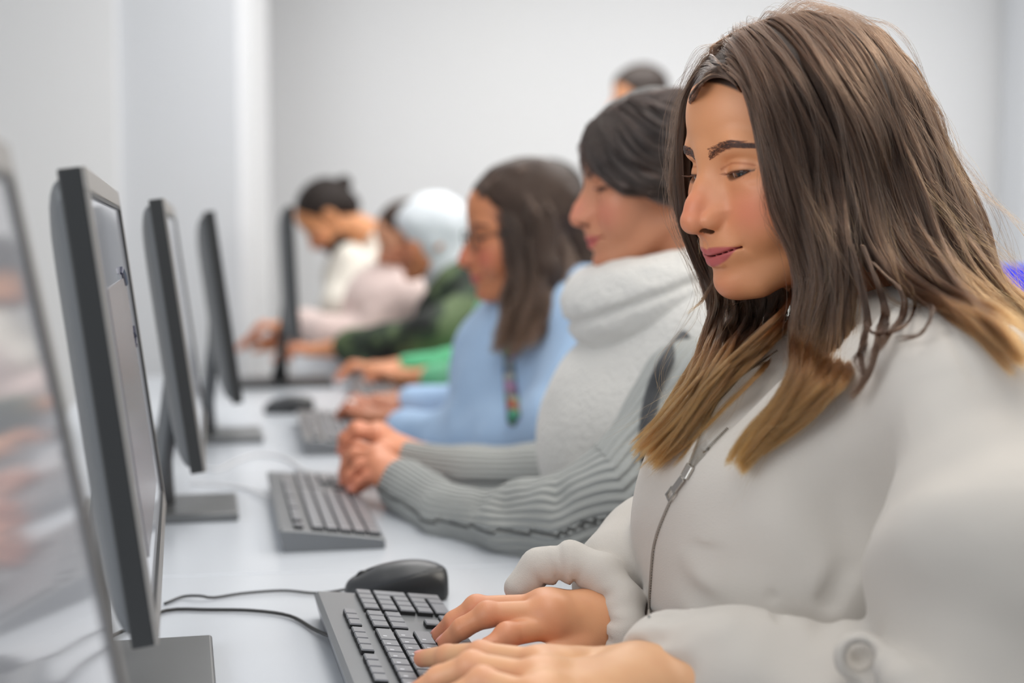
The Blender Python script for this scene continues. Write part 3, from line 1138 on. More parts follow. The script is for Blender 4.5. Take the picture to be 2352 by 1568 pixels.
TOP = [
    [(1644, 141, 1.25), (1712, 92, 1.27), (1790, 62, 1.29), (1880, 50, 1.30), (1980, 76, 1.31), (2070, 150, 1.31), (2130, 250, 1.31), (2180, 370, 1.30), (2225, 480, 1.29)],
    [(1650, 142, 1.225), (1712, 84, 1.235), (1792, 48, 1.24), (1885, 34, 1.245), (1985, 58, 1.25), (2075, 138, 1.25), (2138, 245, 1.25), (2190, 365, 1.25), (2232, 490, 1.25)],
]
LINE = [                                      # short hair of the hairline, swept to the far side
    [(1694, 202), (1678, 186), (1650, 175), (1618, 184), (1594, 217), (1572, 280, 1.27)],
    [(1686, 182), (1666, 167), (1640, 157), (1608, 170, 1.24), (1582, 212, 1.26), (1562, 285, 1.275)],
    [(1676, 166), (1654, 152), (1632, 147, 1.24), (1602, 162, 1.25), (1576, 215, 1.265), (1556, 290, 1.28)],
    [(1664, 152), (1644, 143), (1622, 146, 1.245), (1598, 160, 1.255), (1572, 225, 1.27), (1552, 310, 1.28)],
    [(1650, 142), (1634, 139, 1.24), (1615, 147, 1.25), (1594, 165, 1.26), (1570, 225, 1.275), (1548, 320, 1.285)],
]
FAR = [
    [(1668, 136, 1.225), (1604, 160, 1.24), (1566, 225, 1.26), (1550, 320, 1.275), (1546, 420, 1.285), (1556, 510, 1.29), (1590, 620, 1.30), (1622, 700, 1.30), (1595, 800, 1.27), (1545, 900, 1.25), (1495, 975, 1.24), (1445, 1030, 1.235)],
    [(1690, 118, 1.225), (1618, 150, 1.26), (1578, 240, 1.28), (1562, 340, 1.295), (1560, 440, 1.30), (1590, 540, 1.31), (1640, 640, 1.31), (1665, 720, 1.29), onj(1628, 820, miss=1.25), onj(1578, 910, miss=1.24), onj(1520, 990, miss=1.235), onj(1462, 1048, miss=1.23)],
    [(1720, 98, 1.225), (1665, 140, 1.30), (1640, 260, 1.33), (1640, 400, 1.34), (1660, 540, 1.34), (1700, 650, 1.32), (1715, 740, 1.28), onj(1672, 835, miss=1.24), onj(1612, 925, miss=1.24), onj(1548, 1008, miss=1.235), onj(1484, 1064, miss=1.23)],
    [(1760, 72, 1.23), (1740, 150, 1.33), (1730, 300, 1.345), (1730, 460, 1.345), (1745, 600, 1.33), (1775, 690, 1.29), (1762, 760, 1.25), onj(1705, 828, miss=1.24), onj(1622, 915, miss=1.24), onj(1556, 1005, miss=1.235), onj(1500, 1072, miss=1.23)],
    [(1790, 66, 1.23), (1780, 160, 1.34), (1790, 320, 1.35), (1800, 480, 1.345), (1812, 600, 1.32), (1822, 690, 1.23), onj(1806, 748, miss=1.2), onj(1745, 805, miss=1.24), onj(1636, 905, miss=1.24), onj(1576, 995, miss=1.235), onj(1520, 1060, miss=1.23)],
]


TIPS = {1: .88, 2: .8, 3: .2, 5: .85, 9: .3, 10: .3, 11: .3, 12: .3, 13: .3}


def make_hair1(body):
    C1 = H1.w(-5, 0, 10)
    gN = [guide(g) for g in NEAR]
    gB = [guide(g) for g in BACK]
    gF = [guide(g) for g in FAR]
    S = []
    gT = [guide([(q[0], q[1] + (20 if 0 < i < 6 else 8)) + tuple(q[2:]) for i, q in enumerate(g)]) for g in TOP]
    S.append(sheet(gN, 14000, thick=.011, clump=.5, nclump=80, wob=.0034, friz=.0010, trim=.16, center=C1, seed=11, spread=.0012))
    S.append(sheet(gB, 15000, thick=.013, clump=.45, nclump=100, wob=.0034, friz=.0010, trim=.1, center=C1, seed=12, spread=.0012))
    S.append(sheet(gT, 3500, thick=.004, clump=.22, nclump=150, wob=.003, friz=.0010, trim=.75, center=C1, seed=18))
    S.append(sheet([guide(g, off=-.005) for g in LINE], 3000, thick=.003, clump=.3, nclump=24, wob=.001, friz=.0006, trim=.3, seed=19, center=C1))
    S.append(sheet(gF, 9500, thick=.010, clump=.5, nclump=60, wob=.0040, friz=.0011, trim=.12, center=C1, seed=13))
    # the back of the head, seen only from the side
    rear = [gB[4]]
    for a in (0.25, 0.5, 0.75):
        rear.append(gB[4] + (np.array([0.0, .09 * a * 1.2, 0]) * np.linspace(0, 1, len(gB[4]))[:, None] ** .4))
    S.append(sheet(rear, 2500, thick=.015, clump=.5, nclump=25, wob=.004, friz=.001, center=C1, seed=14))
    # loose single hairs
    S.append(sheet(gN, 200, thick=-.006, clump=.0, nclump=20, wob=.010, friz=.004, trim=.5, center=C1, seed=15, rad=.8e-4))
    S.append(sheet(gB, 320, thick=-.010, clump=.0, nclump=30, wob=.012, friz=.004, trim=.5, center=C1, seed=16, rad=.8e-4))
    S.append(sheet(gF, 220, thick=-.008, clump=.0, nclump=20, wob=.012, friz=.005, trim=.5, center=C1, seed=17, rad=.8e-4))
    # thin curling locks that leave the mass over the shoulder and below the chin
    def lock(pts, n, sp, seed, tr=.1):
        g = guide(pts)
        S.append(sheet([g, g + np.array([sp, 0, -sp * .4])], n, thick=0, clump=.75, nclump=3, wob=sp * .5, friz=.0006, trim=tr, spread=sp * .25, seed=seed))
    lock([(1975, 560, 1.13), (2010, 650, 1.12), (2030, 720, 1.115), onj(2010, 775), onj(1990, 840), onj(1940, 905)], 260, .004, 21)
    lock([(2000, 600, 1.13), (2060, 660, 1.11), (2075, 705, 1.10), onj(2040, 760), onj(1995, 820)], 130, .003, 22)
    lock([(2080, 660, 1.11), (2100, 700, 1.10), onj(2070, 750), onj(2010, 765), onj(1985, 735)], 70, .0015, 23)
    lock([(2090, 665, 1.11), onj(2140, 715), onj(2110, 765), onj(2050, 775)], 60, .0015, 24)
    lock([(1950, 560, 1.13), (1975, 680, 1.12), (1985, 760, 1.11), onj(1960, 830), onj(1975, 870)], 220, .004, 25)
    lock([(1648, 600, 1.28), (1640, 640, 1.28), (1610, 690, 1.28), (1575, 720, 1.28)], 30, .0015, 26, .5)
    lock([(1606, 530, 1.28), (1604, 560, 1.28), (1606, 590, 1.28)], 8, .001, 27, .5)
    P, R, t = merge_strands(*S)
    curves_obj('hair', P, R, t, M_HAIR1, body, tip=np.concatenate([np.full(len(s[0]), TIPS.get(i, 1.0)) for i, s in enumerate(S)]))
    # the dense mass under the strands
    sN, sB, sF = [[spline(g, 22) for g in gs] for gs in (gN, gB, gF)]

    def mass(p):
        q = H1.loc(p)
        cap = (ell(q, (-10, 0, 30), (97, 78, 83))) * .001
        # clear of the face: the hairline runs from the brow of the scalp to the ear
        pl = ((q[:, 0] - 4) * .80 - (q[:, 2] - 0) * .62 - 14) * .001
        cap = smax(cap, pl, .010)
        d = cap
        for gs, r0, r1, iv in ((sN[1:], .010, .004, 1), (sB, .014, .006, 1)):
            for g in gs:
                k = 20 if gs is not sF else 21
                idx = range(4, 15 if gs is sB else 17, 3)
                pts = [g[i] for i in idx]
                c = C1
                pts = [a - (a - c) * np.array([1, 1, .3]) / np.linalg.norm((a - c) * np.array([1, 1, .3])) * .026 for a in pts]
                d = smin(d, tubef(p, pts, np.linspace(r0, r1, len(pts))), .014)
        return d
    v, q = polygonise(mass, (.10, 1.02, .84), (.52, 1.42, 1.36), .0035)
    mesh_obj('hair_mass', v, q, M_HBASE1, body)


make_hair1(P1)
# ------------------------------------------------------------------ the room
U = np.array([-math.sin(math.radians(8.5)), math.cos(math.radians(8.5)), 0])     # along the row of desks, away from the camera
V = np.array([math.cos(math.radians(8.5)), math.sin(math.radians(8.5)), 0])      # across the desks, towards the sitters
RZ = math.radians(8.5)
M_WALL = mat('white_wall_paint', srgb(232, 233, 235), 0.8, noise=(1.5, .008))
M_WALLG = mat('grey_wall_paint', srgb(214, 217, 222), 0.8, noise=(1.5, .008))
M_CEIL = mat('ceiling_paint', srgb(240, 240, 240), 0.9)
M_FLOOR = mat('floor_tiles', srgb(176, 174, 170), 0.35, noise=(3, .03))
M_DESK = mat('white_laminate', srgb(200, 205, 213), 0.25, noise=(5, .006), spec=0.5)
M_LEGM = mat('grey_metal', srgb(150, 152, 155), 0.35, metal=0.8)
M_BLK = mat('black_plastic', srgb(44, 45, 46), 0.42, bump=(2500, .00004))
M_BLK2 = mat('dark_grey_plastic', srgb(100, 102, 105), 0.45)
M_BEZ = mat('grey_bezel', srgb(150, 146, 142), 0.35, metal=0.35)
M_BASE = mat('stand_grey', srgb(118, 119, 120), 0.34, metal=0.5)
M_KEY = mat('key_caps', srgb(126, 128, 134), 0.30, spec=0.8)  # grey lightened to carry the grazing sheen of black keys
M_KBD = mat('keyboard_case', srgb(112, 115, 119), 0.28, spec=.8)  # black case lightened, its grazing sheen put into the colour
M_KSIDE = mat('key_skirt', srgb(30, 31, 33), 0.6)


def wbox(name, c, size, m, kind='structure', rz=0.0, parent=None, bev=0.0):
    b = MB()
    b.box((0, 0, 0), size, bevel=bev)
    o = b.build(name, m, parent)
    o.location = c
    o.rotation_euler = (0, 0, rz)
    if kind:
        o['kind'] = kind
    return o


wbox('floor', (0.3, 2.6, -.05), (7.6, 9.4, .1), M_FLOOR)
wbox('ceiling', (0.3, 2.6, 3.0), (7.6, 9.4, .1), M_CEIL)
wbox('wall_back', (0.3, 6.30, 1.48), (7.6, .12, 2.96), M_WALL)
wbox('wall_left', (-3.46, 2.6, 1.48), (.12, 7.4, 2.96), M_WALL)
wbox('wall_right', (3.0, 4.45, 1.48), (.12, 3.6, 2.96), M_WALL)
# the pillar on the left: grey broad face, pale chamfered edge towards the room
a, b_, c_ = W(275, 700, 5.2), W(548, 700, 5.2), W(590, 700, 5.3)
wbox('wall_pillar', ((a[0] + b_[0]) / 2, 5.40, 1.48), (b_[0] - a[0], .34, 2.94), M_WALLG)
wbox('trim_pillar', ((b_[0] + c_[0]) / 2, 5.44, 1.48), (c_[0] - b_[0], .36, 2.94), M_WALL)
wbox('wall_pillar_left', (a[0] - .95, 5.42, 1.48), (1.9, .42, 2.94), M_WALL)
d_ = W(2312, 500, 6.0)
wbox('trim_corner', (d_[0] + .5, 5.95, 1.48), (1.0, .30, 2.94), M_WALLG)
for i, z in enumerate((.06,)):
    wbox('baseboard_back', (0.3, 6.22, .06), (7.4, .03, .12), M_CEIL)

# ------------------------------------------------------------------ desks
EDGE = np.array([.115, 1.25, 0])                    # a point on the front edge of the row


def dp(u, v, z):
    """u metres along the row from the near sitter, v metres in from the front edge"""
    return EDGE + U * u - V * v + np.array([0, 0, z])


DESK_ST = [(-1.25, -.42), (-.42, .38), (.38, 1.14), (1.14, 1.90), (1.90, 2.75)]
for i, (u0, u1) in enumerate(DESK_ST):
    t = empty('computer_desk', dp((u0 + u1) / 2, .40, 0), RZ)
    tag(t, ['white laminate desk top at the near left corner, behind the half-seen monitor',
            'white laminate desk top under the sharp keyboard and mouse in front',
            'white laminate desk top under the hands in grey ribbed sleeves',
            'white laminate desk top under the hands in light blue sleeves',
            'white laminate desk top at the far end under the edge-on monitor on a black stand'][i], 'desk', 'white desks of the computer row')
    w = u1 - u0 - .0015
    m = MB()
    m.box((0, 0, .7275), (.80, w, .025), bevel=.002)
    m.build('desk_top', M_DESK, t)
    for sx in (-1, 1):
        for sy in (-1, 1):
            m = MB()
            m.box((sx * .34, sy * (w / 2 - .05), .3575), (.04, .04, .715), bevel=.003)
            m.build('leg', M_LEGM, t)
    m = MB()
    m.box((0, 0, .69), (.68, w - .14, .03))
    m.build('frame', M_LEGM, t)


# ------------------------------------------------------------------ monitors
def screen_mat(name, kind):
    """glossy screens: a dim, mottled pale glow under the mirrored room"""
    m = bpy.data.materials.new(name)
    m.use_nodes = True
    N, L = m.node_tree.nodes, m.node_tree.links
    p = N['Principled BSDF']
    p.inputs['Base Color'].default_value = (.03, .03, .032, 1)
    p.inputs['Roughness'].default_value = 0.07
    p.inputs['Specular IOR Level'].default_value = 1.0
    tc = N.new('ShaderNodeTexCoord')
    sp = N.new('ShaderNodeSeparateXYZ')
    L.new(tc.outputs['Object'], sp.inputs[0])
    nz = N.new('ShaderNodeTexNoise')
    nz.inputs['Scale'].default_value = 3.0
    L.new(tc.outputs['Object'], nz.inputs['Vector'])
    r = N.new('ShaderNodeValToRGB')
    r.color_ramp.elements[0].color = srgb(176, 178, 184)
    r.color_ramp.elements[1].color = srgb(205, 206, 212)
    L.new(nz.outputs['Fac'], r.inputs['Fac'])
    L.new(r.outputs['Color'], p.inputs['Emission Color'])
    p.inputs['Emission Strength'].default_value = kind
    return m


M_SCR = screen_mat('lit_screen', 0.34)
M_SCRD = screen_mat('dim_screen', 0.24)
M_INK = mat('screen_ink', srgb(60, 62, 84), 0.3)
M_SCRP = mat('screen_page', srgb(120, 118, 122), 0.25, emit=(srgb(150, 148, 152), 0.15))


def make_monitor(loc, rz, tilt, label, z0=.09, h=.33, w=.54, bezel=M_BEZ, scr=M_SCR, black=False, detail=True, base=(.20, .155)):
    """local frame: the screen faces +x, y along the screen, origin on the desk under the stand"""
    t = empty('monitor', loc, rz)
    tag(t, label, 'monitor', 'monitors along the desks')
    case = M_BLK
    zc = z0 + h / 2
    R = Matrix.Rotation(tilt, 4, 'Y')
    R.invert()

    def tl(b, name, m, parent=t, smooth=False):
        bmesh.ops.transform(b.bm, matrix=Matrix.Translation((0, 0, zc)) @ R, verts=b.bm.verts)
        return b.build(name, m, parent, smooth)
    # the frame with its thick side and rounded back shell
    b = MB()
    n = 9
    loops = []
    for k in range(n + 1):
        s = k / n
        x = -.0155 - .019 * math.sin(s * math.pi / 2)
        hw, hh = (w / 2 - .006) * (1 - .55 * s ** 2.2), (h / 2 - .006) * (1 - .50 * s ** 2.2)
        lp = []
        for (cy, cz, a0) in ((1, 1, 0), (-1, 1, 90), (-1, -1, 180), (1, -1, 270)):
            for q in range(4):
                a = math.radians(a0 + q * 30)
                rr = .012 + .03 * s
                lp.append((x, cy * (hw - rr) + rr * math.cos(a), cz * (hh - rr) + rr * math.sin(a)))
        loops.append(lp)
    b.loft(loops)
    tl(b, 'back_shell', M_BLK2, smooth=False)
    b = MB()
    th = .016
    b.box((-th / 2, w / 2 - .004, 0), (th, .008, h), bevel=.0015)
    b.box((-th / 2, -w / 2 + .004, 0), (th, .008, h), bevel=.0015)
    b.box((-th / 2, 0, h / 2 - .004), (th, w - .016, .008), bevel=.0015)
    b.box((-th / 2, 0, -h / 2 + .004), (th, w - .016, .008), bevel=.0015)
    b.box((-th / 2 - .002, 0, 0), (th - .006, w - .014, h - .014))
    tl(b, 'casing', case)
    bz = .016
    b = MB()
    b.box((.0010, 0, h / 2 - bz / 2), (.003, w, bz), bevel=.0008)
    b.box((.0010, 0, -h / 2 + bz / 2), (.003, w, bz), bevel=.0008)
    b.box((.0010, w / 2 - bz / 2, 0), (.003, bz, h - 2 * bz))
    b.box((.0010, -w / 2 + bz / 2, 0), (.003, bz, h - 2 * bz))
    tl(b, 'bezel', bezel)
    b = MB()
    for s in (-1, 1):
        b.box((.0011, s * (w / 2 - bz - .0016), 0), (.0022, .0032, h - 2 * bz))
        b.box((.0011, 0, s * (h / 2 - bz - .0016)), (.0022, w - 2 * bz - .0064, .0032))
    tl(b, 'inner_rim', M_BLK)
    b = MB()
    b.box((-.0006, 0, 0), (.0012, w - 2 * bz - .006, h - 2 * bz - .006))
    s = tl(b, 'screen', scr)
    # stand
    b = MB()
    b.tube([(-.018, 0, zc - .01), (-.020, 0, zc - .08), (-.034, -.012, .07), (-.040, -.02, .012)], [.011, .012, .013, .022], n=16)
    b.build('stand_neck', M_BLK2 if not black else M_BLK, t, True)
    b = MB()
    b.box((-.040, -.034, .006), (base[0] + .01, base[1], .012), bevel=.003, seg=3)
    b.build('stand_base', M_BASE if not black else M_BLK, t)
    return t, s, tl


def mon_place(pxt, pyt, d, lean_px=0):
    return W(pxt, pyt, d)


# each monitor is set by its near top edge: (x, y) on the floor plan of that edge's foot, and how it is turned
def place_monitor(near_top, rz, tilt, label, **k):
    """near_top: room point of the front top corner at the near end"""
    h, w, z0 = k.get('h', .33), k.get('w', .54), k.get('z0', .09)
    c, s = math.cos(rz), math.sin(rz)
    xl = -math.sin(tilt) * h / 2
    yl = -w / 2
    loc = np.array([near_top[0] - (c * xl - s * yl), near_top[1] - (s * xl + c * yl), .74])
    return make_monitor(loc, rz, tilt, label, **k)


TILT = math.radians(7.6)
MON = [
    # near_top px, py, d, rz, label
    (W(372, 446, 1.69), math.radians(12.0), 'third monitor from the camera, dark edge with a pale lit screen sliver', {}),
    (W(489, 474, 2.42), math.radians(12.4), 'thin dark monitor seen nearly edge-on, behind the two larger ones', dict(bezel=M_BLK)),
]
m2, s2, tl2 = place_monitor(W(186, 367, .955), math.radians(13.0), math.radians(7.4), 'sharp-edged black monitor with a grey bezel, dark page and ink marks on its screen')
for p, rz, lb, kw in MON:
    place_monitor(p, rz, TILT, lb, **kw)
place_monitor(W(671, 500, 3.42), math.radians(9.5), math.radians(2.5), 'far black monitor seen edge-on in front of the bearded man', black=True, bezel=M_BLK, scr=M_SCRD, z0=.125, h=.325, base=(.26, .20))
# the first monitor: only its far half is in view, its screen turned to the camera
m1, s1, tl1 = place_monitor(W(8, 292, .72) + .54 * np.array([math.sin(math.radians(12.5)), -math.cos(math.radians(12.5)), 0]), math.radians(12.5), math.radians(10.5), 'blurred monitor at the left edge of the photo with its screen facing the camera', scr=M_SCR)
# the page drawn on the sharp monitor's screen
b = MB()
b.box((.0004, -.02, -.02), (.0010, .34, .20))
tl2(b, 'screen_page', M_SCRP, s2)
b = MB()
b.tube([(.0012, .07, .085), (.0012, .085, .089), (.0012, .105, .083), (.0012, .125, .074)], [.0012, .0024, .003, .0024], n=6)
tl2(b, 'ink_mark', M_INK, s2)
b = MB()
b.tube([(.0012, .145, .028), (.0012, .153, .022), (.0012, .149, .016), (.0012, .158, .012)], [.0016, .002, .0016, .001], n=6)
b.tube([(.0012, .158, .032), (.0012, .153, .022)], [.0014, .0014], n=6)
tl2(b, 'ink_mark', M_INK, s2)


# ------------------------------------------------------------------ keyboards
def key_rows(cols=True):
    """(x, y, w, d) of every key; x runs left to right, y from the rear row (0) to the front, in units of one key"""
    K = []
    for x in (0, 2, 3, 4, 5, 6.5, 7.5, 8.5, 9.5, 11, 12, 13, 14):
        K.append((x, 0, 1, .8))
    r = 1.25
    for i in range(13):
        K.append((i, r, 1, 1))
    K.append((13, r, 2, 1))
    K.append((0, r + 1, 1.5, 1))
    for i in range(12):
        K.append((1.5 + i, r + 1, 1, 1))
    K.append((13.5, r + 1, 1.5, 1))
    K.append((0, r + 2, 1.75, 1))
    for i in range(11):
        K.append((1.75 + i, r + 2, 1, 1))
    K.append((12.75, r + 2, 2.25, 1))
    K.append((0, r + 3, 2.25, 1))
    for i in range(10):
        K.append((2.25 + i, r + 3, 1, 1))
    K.append((12.25, r + 3, 2.75, 1))
    x = 0
    for w in (1.5, 1.1, 1.3, 5.9, 1.3, 1.1, 1.3, 1.5):
        K.append((x, r + 4, w, 1))
        x += w
    for i in range(3):
        K.append((15.4 + i, 0, 1, .8))
        K.append((15.4 + i, r, 1, 1))
        K.append((15.4 + i, r + 1, 1, 1))
        K.append((15.4 + i, r + 4, 1, 1))
    K.append((16.4, r + 3, 1, 1))
    for i in range(4):
        K.append((18.8 + i, r, 1, 1))
        if i < 3:
            for q in (1, 2, 3):
                K.append((18.8 + i, r + q, 1, 1))
    K.append((21.8, r + 1, 1, 2))
    K.append((21.8, r + 3, 1, 2))
    K.append((18.8, r + 4, 2, 1))
    K.append((20.8, r + 4, 1, 1))
    return K


KU = .01875


def make_keyboard(label, single=True, L=.441, D=.127):
    """local frame: +x is the typist's right (along the length), +y towards the typist's monitor; origin on the desk"""
    t = empty('keyboard', (0, 0, 0))
    tag(t, label, 'keyboard', 'keyboards in front of the typists')
    b = MB()
    prof = [(-D / 2, .0), (-D / 2, .010), (-D / 2 + .004, .0125), (D / 2 - .026, .0255), (D / 2 - .004, .0275), (D / 2, .024), (D / 2 - .006, .0)]
    loops = []
    for x, s in ((-L / 2, .97), (-L / 2 + .003, 1), (L / 2 - .003, 1), (L / 2, .97)):
        loops.append([(x, y * s, z if z < .001 else z * (1 if s == 1 else .93)) for y, z in prof])
    b.loft(loops)
    case = b.build('case', M_KBD, t)
    sl = math.atan2(.013, D - .030)
    rot = Matrix.Rotation(sl, 3, 'X')
    x0 = -L / 2 + .0095
    y0 = D / 2 - .0235
    for (x, y, w, d) in key_rows():
        kx, ky = x0 + (x + w / 2) * KU, y0 - (y + d / 2) * KU * .90 + .006
        kz = .0125 + (ky + D / 2 - .004) * math.tan(sl)
        b = MB()
        ww, dd = w * KU - .0026, d * KU * .90 - .0026
        hh = .0050
        for s_, z_ in ((0, 0),):
            lo = [(-ww / 2, -dd / 2, 0), (ww / 2, -dd / 2, 0), (ww / 2, dd / 2, 0), (-ww / 2, dd / 2, 0)]
            i_ = .0007
            md = [(a * (1 - 0.0), c * 1.0, hh * .75) for a, c, _ in lo]
            tp = [(a - math.copysign(i_, a), c - math.copysign(i_, c), hh) for a, c, _ in lo]
            b.loft([lo, md, tp])
        bmesh.ops.transform(b.bm, matrix=Matrix.Translation((kx, ky, kz)) @ rot.to_4x4(), verts=b.bm.verts)
        b.bm.normal_update()
        bmesh.ops.recalc_face_normals(b.bm, faces=b.bm.faces)
        for f in b.bm.faces:
            f.material_index = 1 if f.normal.z < .35 else 0  # sheen and shade painted by facing: pale tops, dark sides
        if len(lo) and w >= 1 and x < 15.2 and 1 < y < 5:
            g = bmesh.ops.create_cube(b.bm, size=1)
            bmesh.ops.transform(b.bm, matrix=Matrix.Translation((kx, ky, kz)) @ rot.to_4x4() @ Matrix.Translation((-ww * .22, dd * .15, hh + .00005)) @ Matrix.Diagonal((.0028, .0034, .0001, 1)), verts=g['verts'])
            for v in g['verts']:
                for f in v.link_faces:
                    f.material_index = 2
        o = b.build('key', M_KEY, t)
        o.data.materials.append(M_KSIDE)
        o.data.materials.append(M_KLET)
    for s in (-1, 1):
        b = MB()
        b.box((s * .17, D / 2 - .02, .0015), (.03, .012, .003))
        b.build('foot', M_KSIDE, t)
    return t


M_KLET = mat('key_legend', srgb(205, 208, 215), 0.4)


def copy_tree(o, parent=None):
    c = o.copy()
    SC.collection.objects.link(c)
    c.parent = parent
    for ch in [x for x in o.children]:
        copy_tree(ch, c)
    return c


def lay(o, far_left, ang, L=.441, D=.127):
    """put the keyboard so that its monitor-side far corner is at far_left; ang: heading of the typist's right, degrees"""
    a = math.radians(ang)
    X = np.array([math.cos(a), math.sin(a)])
    Y = np.array([-math.sin(a), math.cos(a)])
    c = far_left[:2] - X * L / 2 - Y * D / 2
    o.location = (c[0], c[1], .7402)
    o.rotation_euler = (0, 0, a)


kb = make_keyboard('sharp dark grey keyboard under the hands of the woman in pale fleece')
kb2 = copy_tree(kb)
kb2['label'] = 'grey keyboard in front of the cuffs of the grey ribbed sleeves'
kb3 = copy_tree(kb)
kb3['label'] = 'blurred grey keyboard under the hands in light blue sleeves'
kb4 = copy_tree(kb)
kb4['label'] = 'blurred grey keyboard under the hand in the green sleeve'
lay(kb, np.array([-.194, 1.384]), 103)
lay(kb2, T(612, 1086, .765), 101.5)
lay(kb3, T(680, 944, .765) + np.array([0, .0, 0]), 100)
lay(kb4, T(800, 862, .765), 99)


# ------------------------------------------------------------------ mice
def mouse_f(p):
    x, y, z = p[:, 0], p[:, 1], p[:, 2]
    d = ell(p, (.004, 0, .004), (.060, .0325, .034))
    d = smin(d, ell(p, (.022, 0, .012), (.036, .030, .026)), .01)
    d = smax(d, -z, .003)
    d = smax(d, (z - (.0390 - 4.6 * (x - .016) ** 2 - 7 * y * y)), .006)
    d = smax(d, np.abs(y) - (.0305 - 1.5 * (x - .01) ** 2), .006)
    d = smax(d, np.abs(x) - .054, .006)
    # waist on the sides, seam between shell and skirt, split between the buttons, wheel slot
    zs = .020 - 8 * (x + .008) ** 2 * np.sign(x + .008) * (x < .02) + .002
    d = d + .0006 * np.exp(-((z - (.019 + .012 * np.sin((x + .01) * 28))) / .0006) ** 2)
    d = d + .0006 * np.exp(-(y / .0005) ** 2) * (x < -.012) * (z > .015)
    d = smax(d, -ell(p, (-.034, 0, .027), (.012, .0042, .008)), .0015)
    return d


mv, mq = polygonise(mouse_f, (-.07, -.045, -.01), (.07, .045, .05), .0012)


def make_mouse(loc, rz, label):
    c = np.tile(np.array(srgb(58, 60, 64)[:3]), (len(mv), 1))
    c[mv[:, 2] < .019 + .012 * np.sin((mv[:, 0] + .01) * 28)] = srgb(40, 41, 43)[:3]
    o = mesh_obj('mouse', mv, mq, M_MOUSE, None, col=c)
    o.location = loc
    o.rotation_euler = (0, 0, rz)
    tag(o, label, 'mouse', 'computer mice')
    b = MB()
    b.tube([(-.034, -.0028, .0205), (-.034, .0028, .0205)], .0075, n=24)
    b.build('wheel', M_KSIDE, o, True)
    return o


M_MOUSE = mat('mouse_plastic', srgb(58, 60, 64), 0.38, attr='col')
mp = T(912, 1384)
make_mouse((mp[0] - .003, mp[1] + .025, .7402), math.radians(6), 'sharp charcoal mouse on the white desk at the end of the nearest keyboard')
q = T(840, 1075)
make_mouse((q[0] + .03, q[1] + .02, .7402), math.radians(10), 'dark mouse under the fingers of the grey ribbed sleeves')
q = T(660, 950)
make_mouse((q[0], q[1] + .02, .7402), math.radians(10), 'blurred dark mouse alone on the desk near the black stand base')


# ------------------------------------------------------------------ cables
def cable(pts, r, label, m, mw=None):
    P = spline([T(x, y, z) for x, y, z in pts], 46)
    b = MB()
    b.tube(P, r, n=8)
    o = b.build('cable', m, None, True)
    tag(o, label, 'cable', 'keyboard and mouse cables')


M_CAB = mat('cable_black', srgb(38, 38, 38), 0.5)
M_CABW = mat('cable_white', srgb(214, 214, 216), 0.5)
cable([(100, 1560, .743), (200, 1490, .743), (300, 1440, .743), (380, 1402, .743), (480, 1400, .743), (580, 1402, .743), (665, 1414, .743), (720, 1444, .744), (752, 1458, .750), (768, 1460, .756)], .0019, 'thin black cable running to the left side of the nearest keyboard', M_CAB)
cable([(378, 1386, .743), (420, 1370, .743), (460, 1368, .746), (490, 1372, .743), (560, 1362, .743), (650, 1356, .743), (730, 1362, .743), (800, 1352, .745), (830, 1346, .750)], .0015, 'thin dark cable running behind the nearest keyboard to the mouse', M_CAB)
cable([(440, 1110, .743), (500, 1112, .743), (560, 1120, .743), (620, 1138, .75)], .002, 'pale cable running to the end of the second keyboard', M_CABW)
cable([(455, 1070, .743), (500, 1078, .743), (540, 1060, .743), (590, 1044, .743), (650, 1050, .743), (700, 1080, .743), (760, 1095, .745)], .002, 'pale looping cable behind the second keyboard', M_CABW)

# ------------------------------------------------------------------ the white device on the far desk and the blue chair
M_WDEV = mat('white_plastic', srgb(236, 238, 242), 0.3)
q0 = T(757, 858)
t = empty('white_box', (q0[0], q0[1] + .07, .7402), RZ)
tag(t, 'low white plastic box with rounded corners on the far desk by the edge-on monitor', 'box')
b = MB()
b.box((0, 0, .014), (.22, .16, .028), bevel=.008, seg=3)
b.build('base', M_WDEV, t)
b = MB()
b.box((0, 0, .041), (.226, .166, .024), bevel=.009, seg=3)
b.build('lid', M_WDEV, t)

M_BLUE = mat('blue_fabric', srgb(14, 40, 235), 0.6, bump=(400, .0006))
c = W(2378, 690, 3.1)
t = empty('blue_chair', (c[0], c[1], 0), math.radians(-60))
tag(t, 'bright blue office chair back at the right edge beyond the brown hair', 'chair')
b = MB()
lo = []
for k in range(7):
    s = k / 6
    w_ = .21 * (1 - .35 * (2 * s - 1) ** 4)
    z = .55 + s * .505
    xx = .03 * math.sin(s * 3.14)
    lo.append([(xx + .02 * (abs(q / 6 - 1) ** 2), -w_ + w_ * 2 * q / 12, z) for q in range(13)] + [(xx - .035 + .02 * (abs(q / 6 - 1) ** 2), -w_ + w_ * 2 * q / 12, z) for q in range(12, -1, -1)])
b.loft(lo)
b.build('backrest', M_BLUE, t, True)
b = MB()
b.box((.22, 0, .47), (.44, .44, .07), bevel=.03, seg=3)
b.build('seat', M_BLUE, t, True)
b = MB()
b.tube([(-.02, 0, .75), (-.06, 0, .6), (.0, 0, .44), (.1, 0, .43)], .018)
b.tube([(.22, 0, .44), (.22, 0, .10)], .028)
b.build('column', M_BLK, t, True)
for k in range(5):
    a = 2 * math.pi * k / 5
    b = MB()
    b.tube([(.22, 0, .10), (.22 + .28 * math.cos(a), .28 * math.sin(a), .065)], [.022, .014])
    b.tube([(.22 + .28 * math.cos(a), .28 * math.sin(a) - .012, .028), (.22 + .28 * math.cos(a), .28 * math.sin(a) + .012, .028)], .027, n=16)
    b.build('leg', M_BLK, t, True)
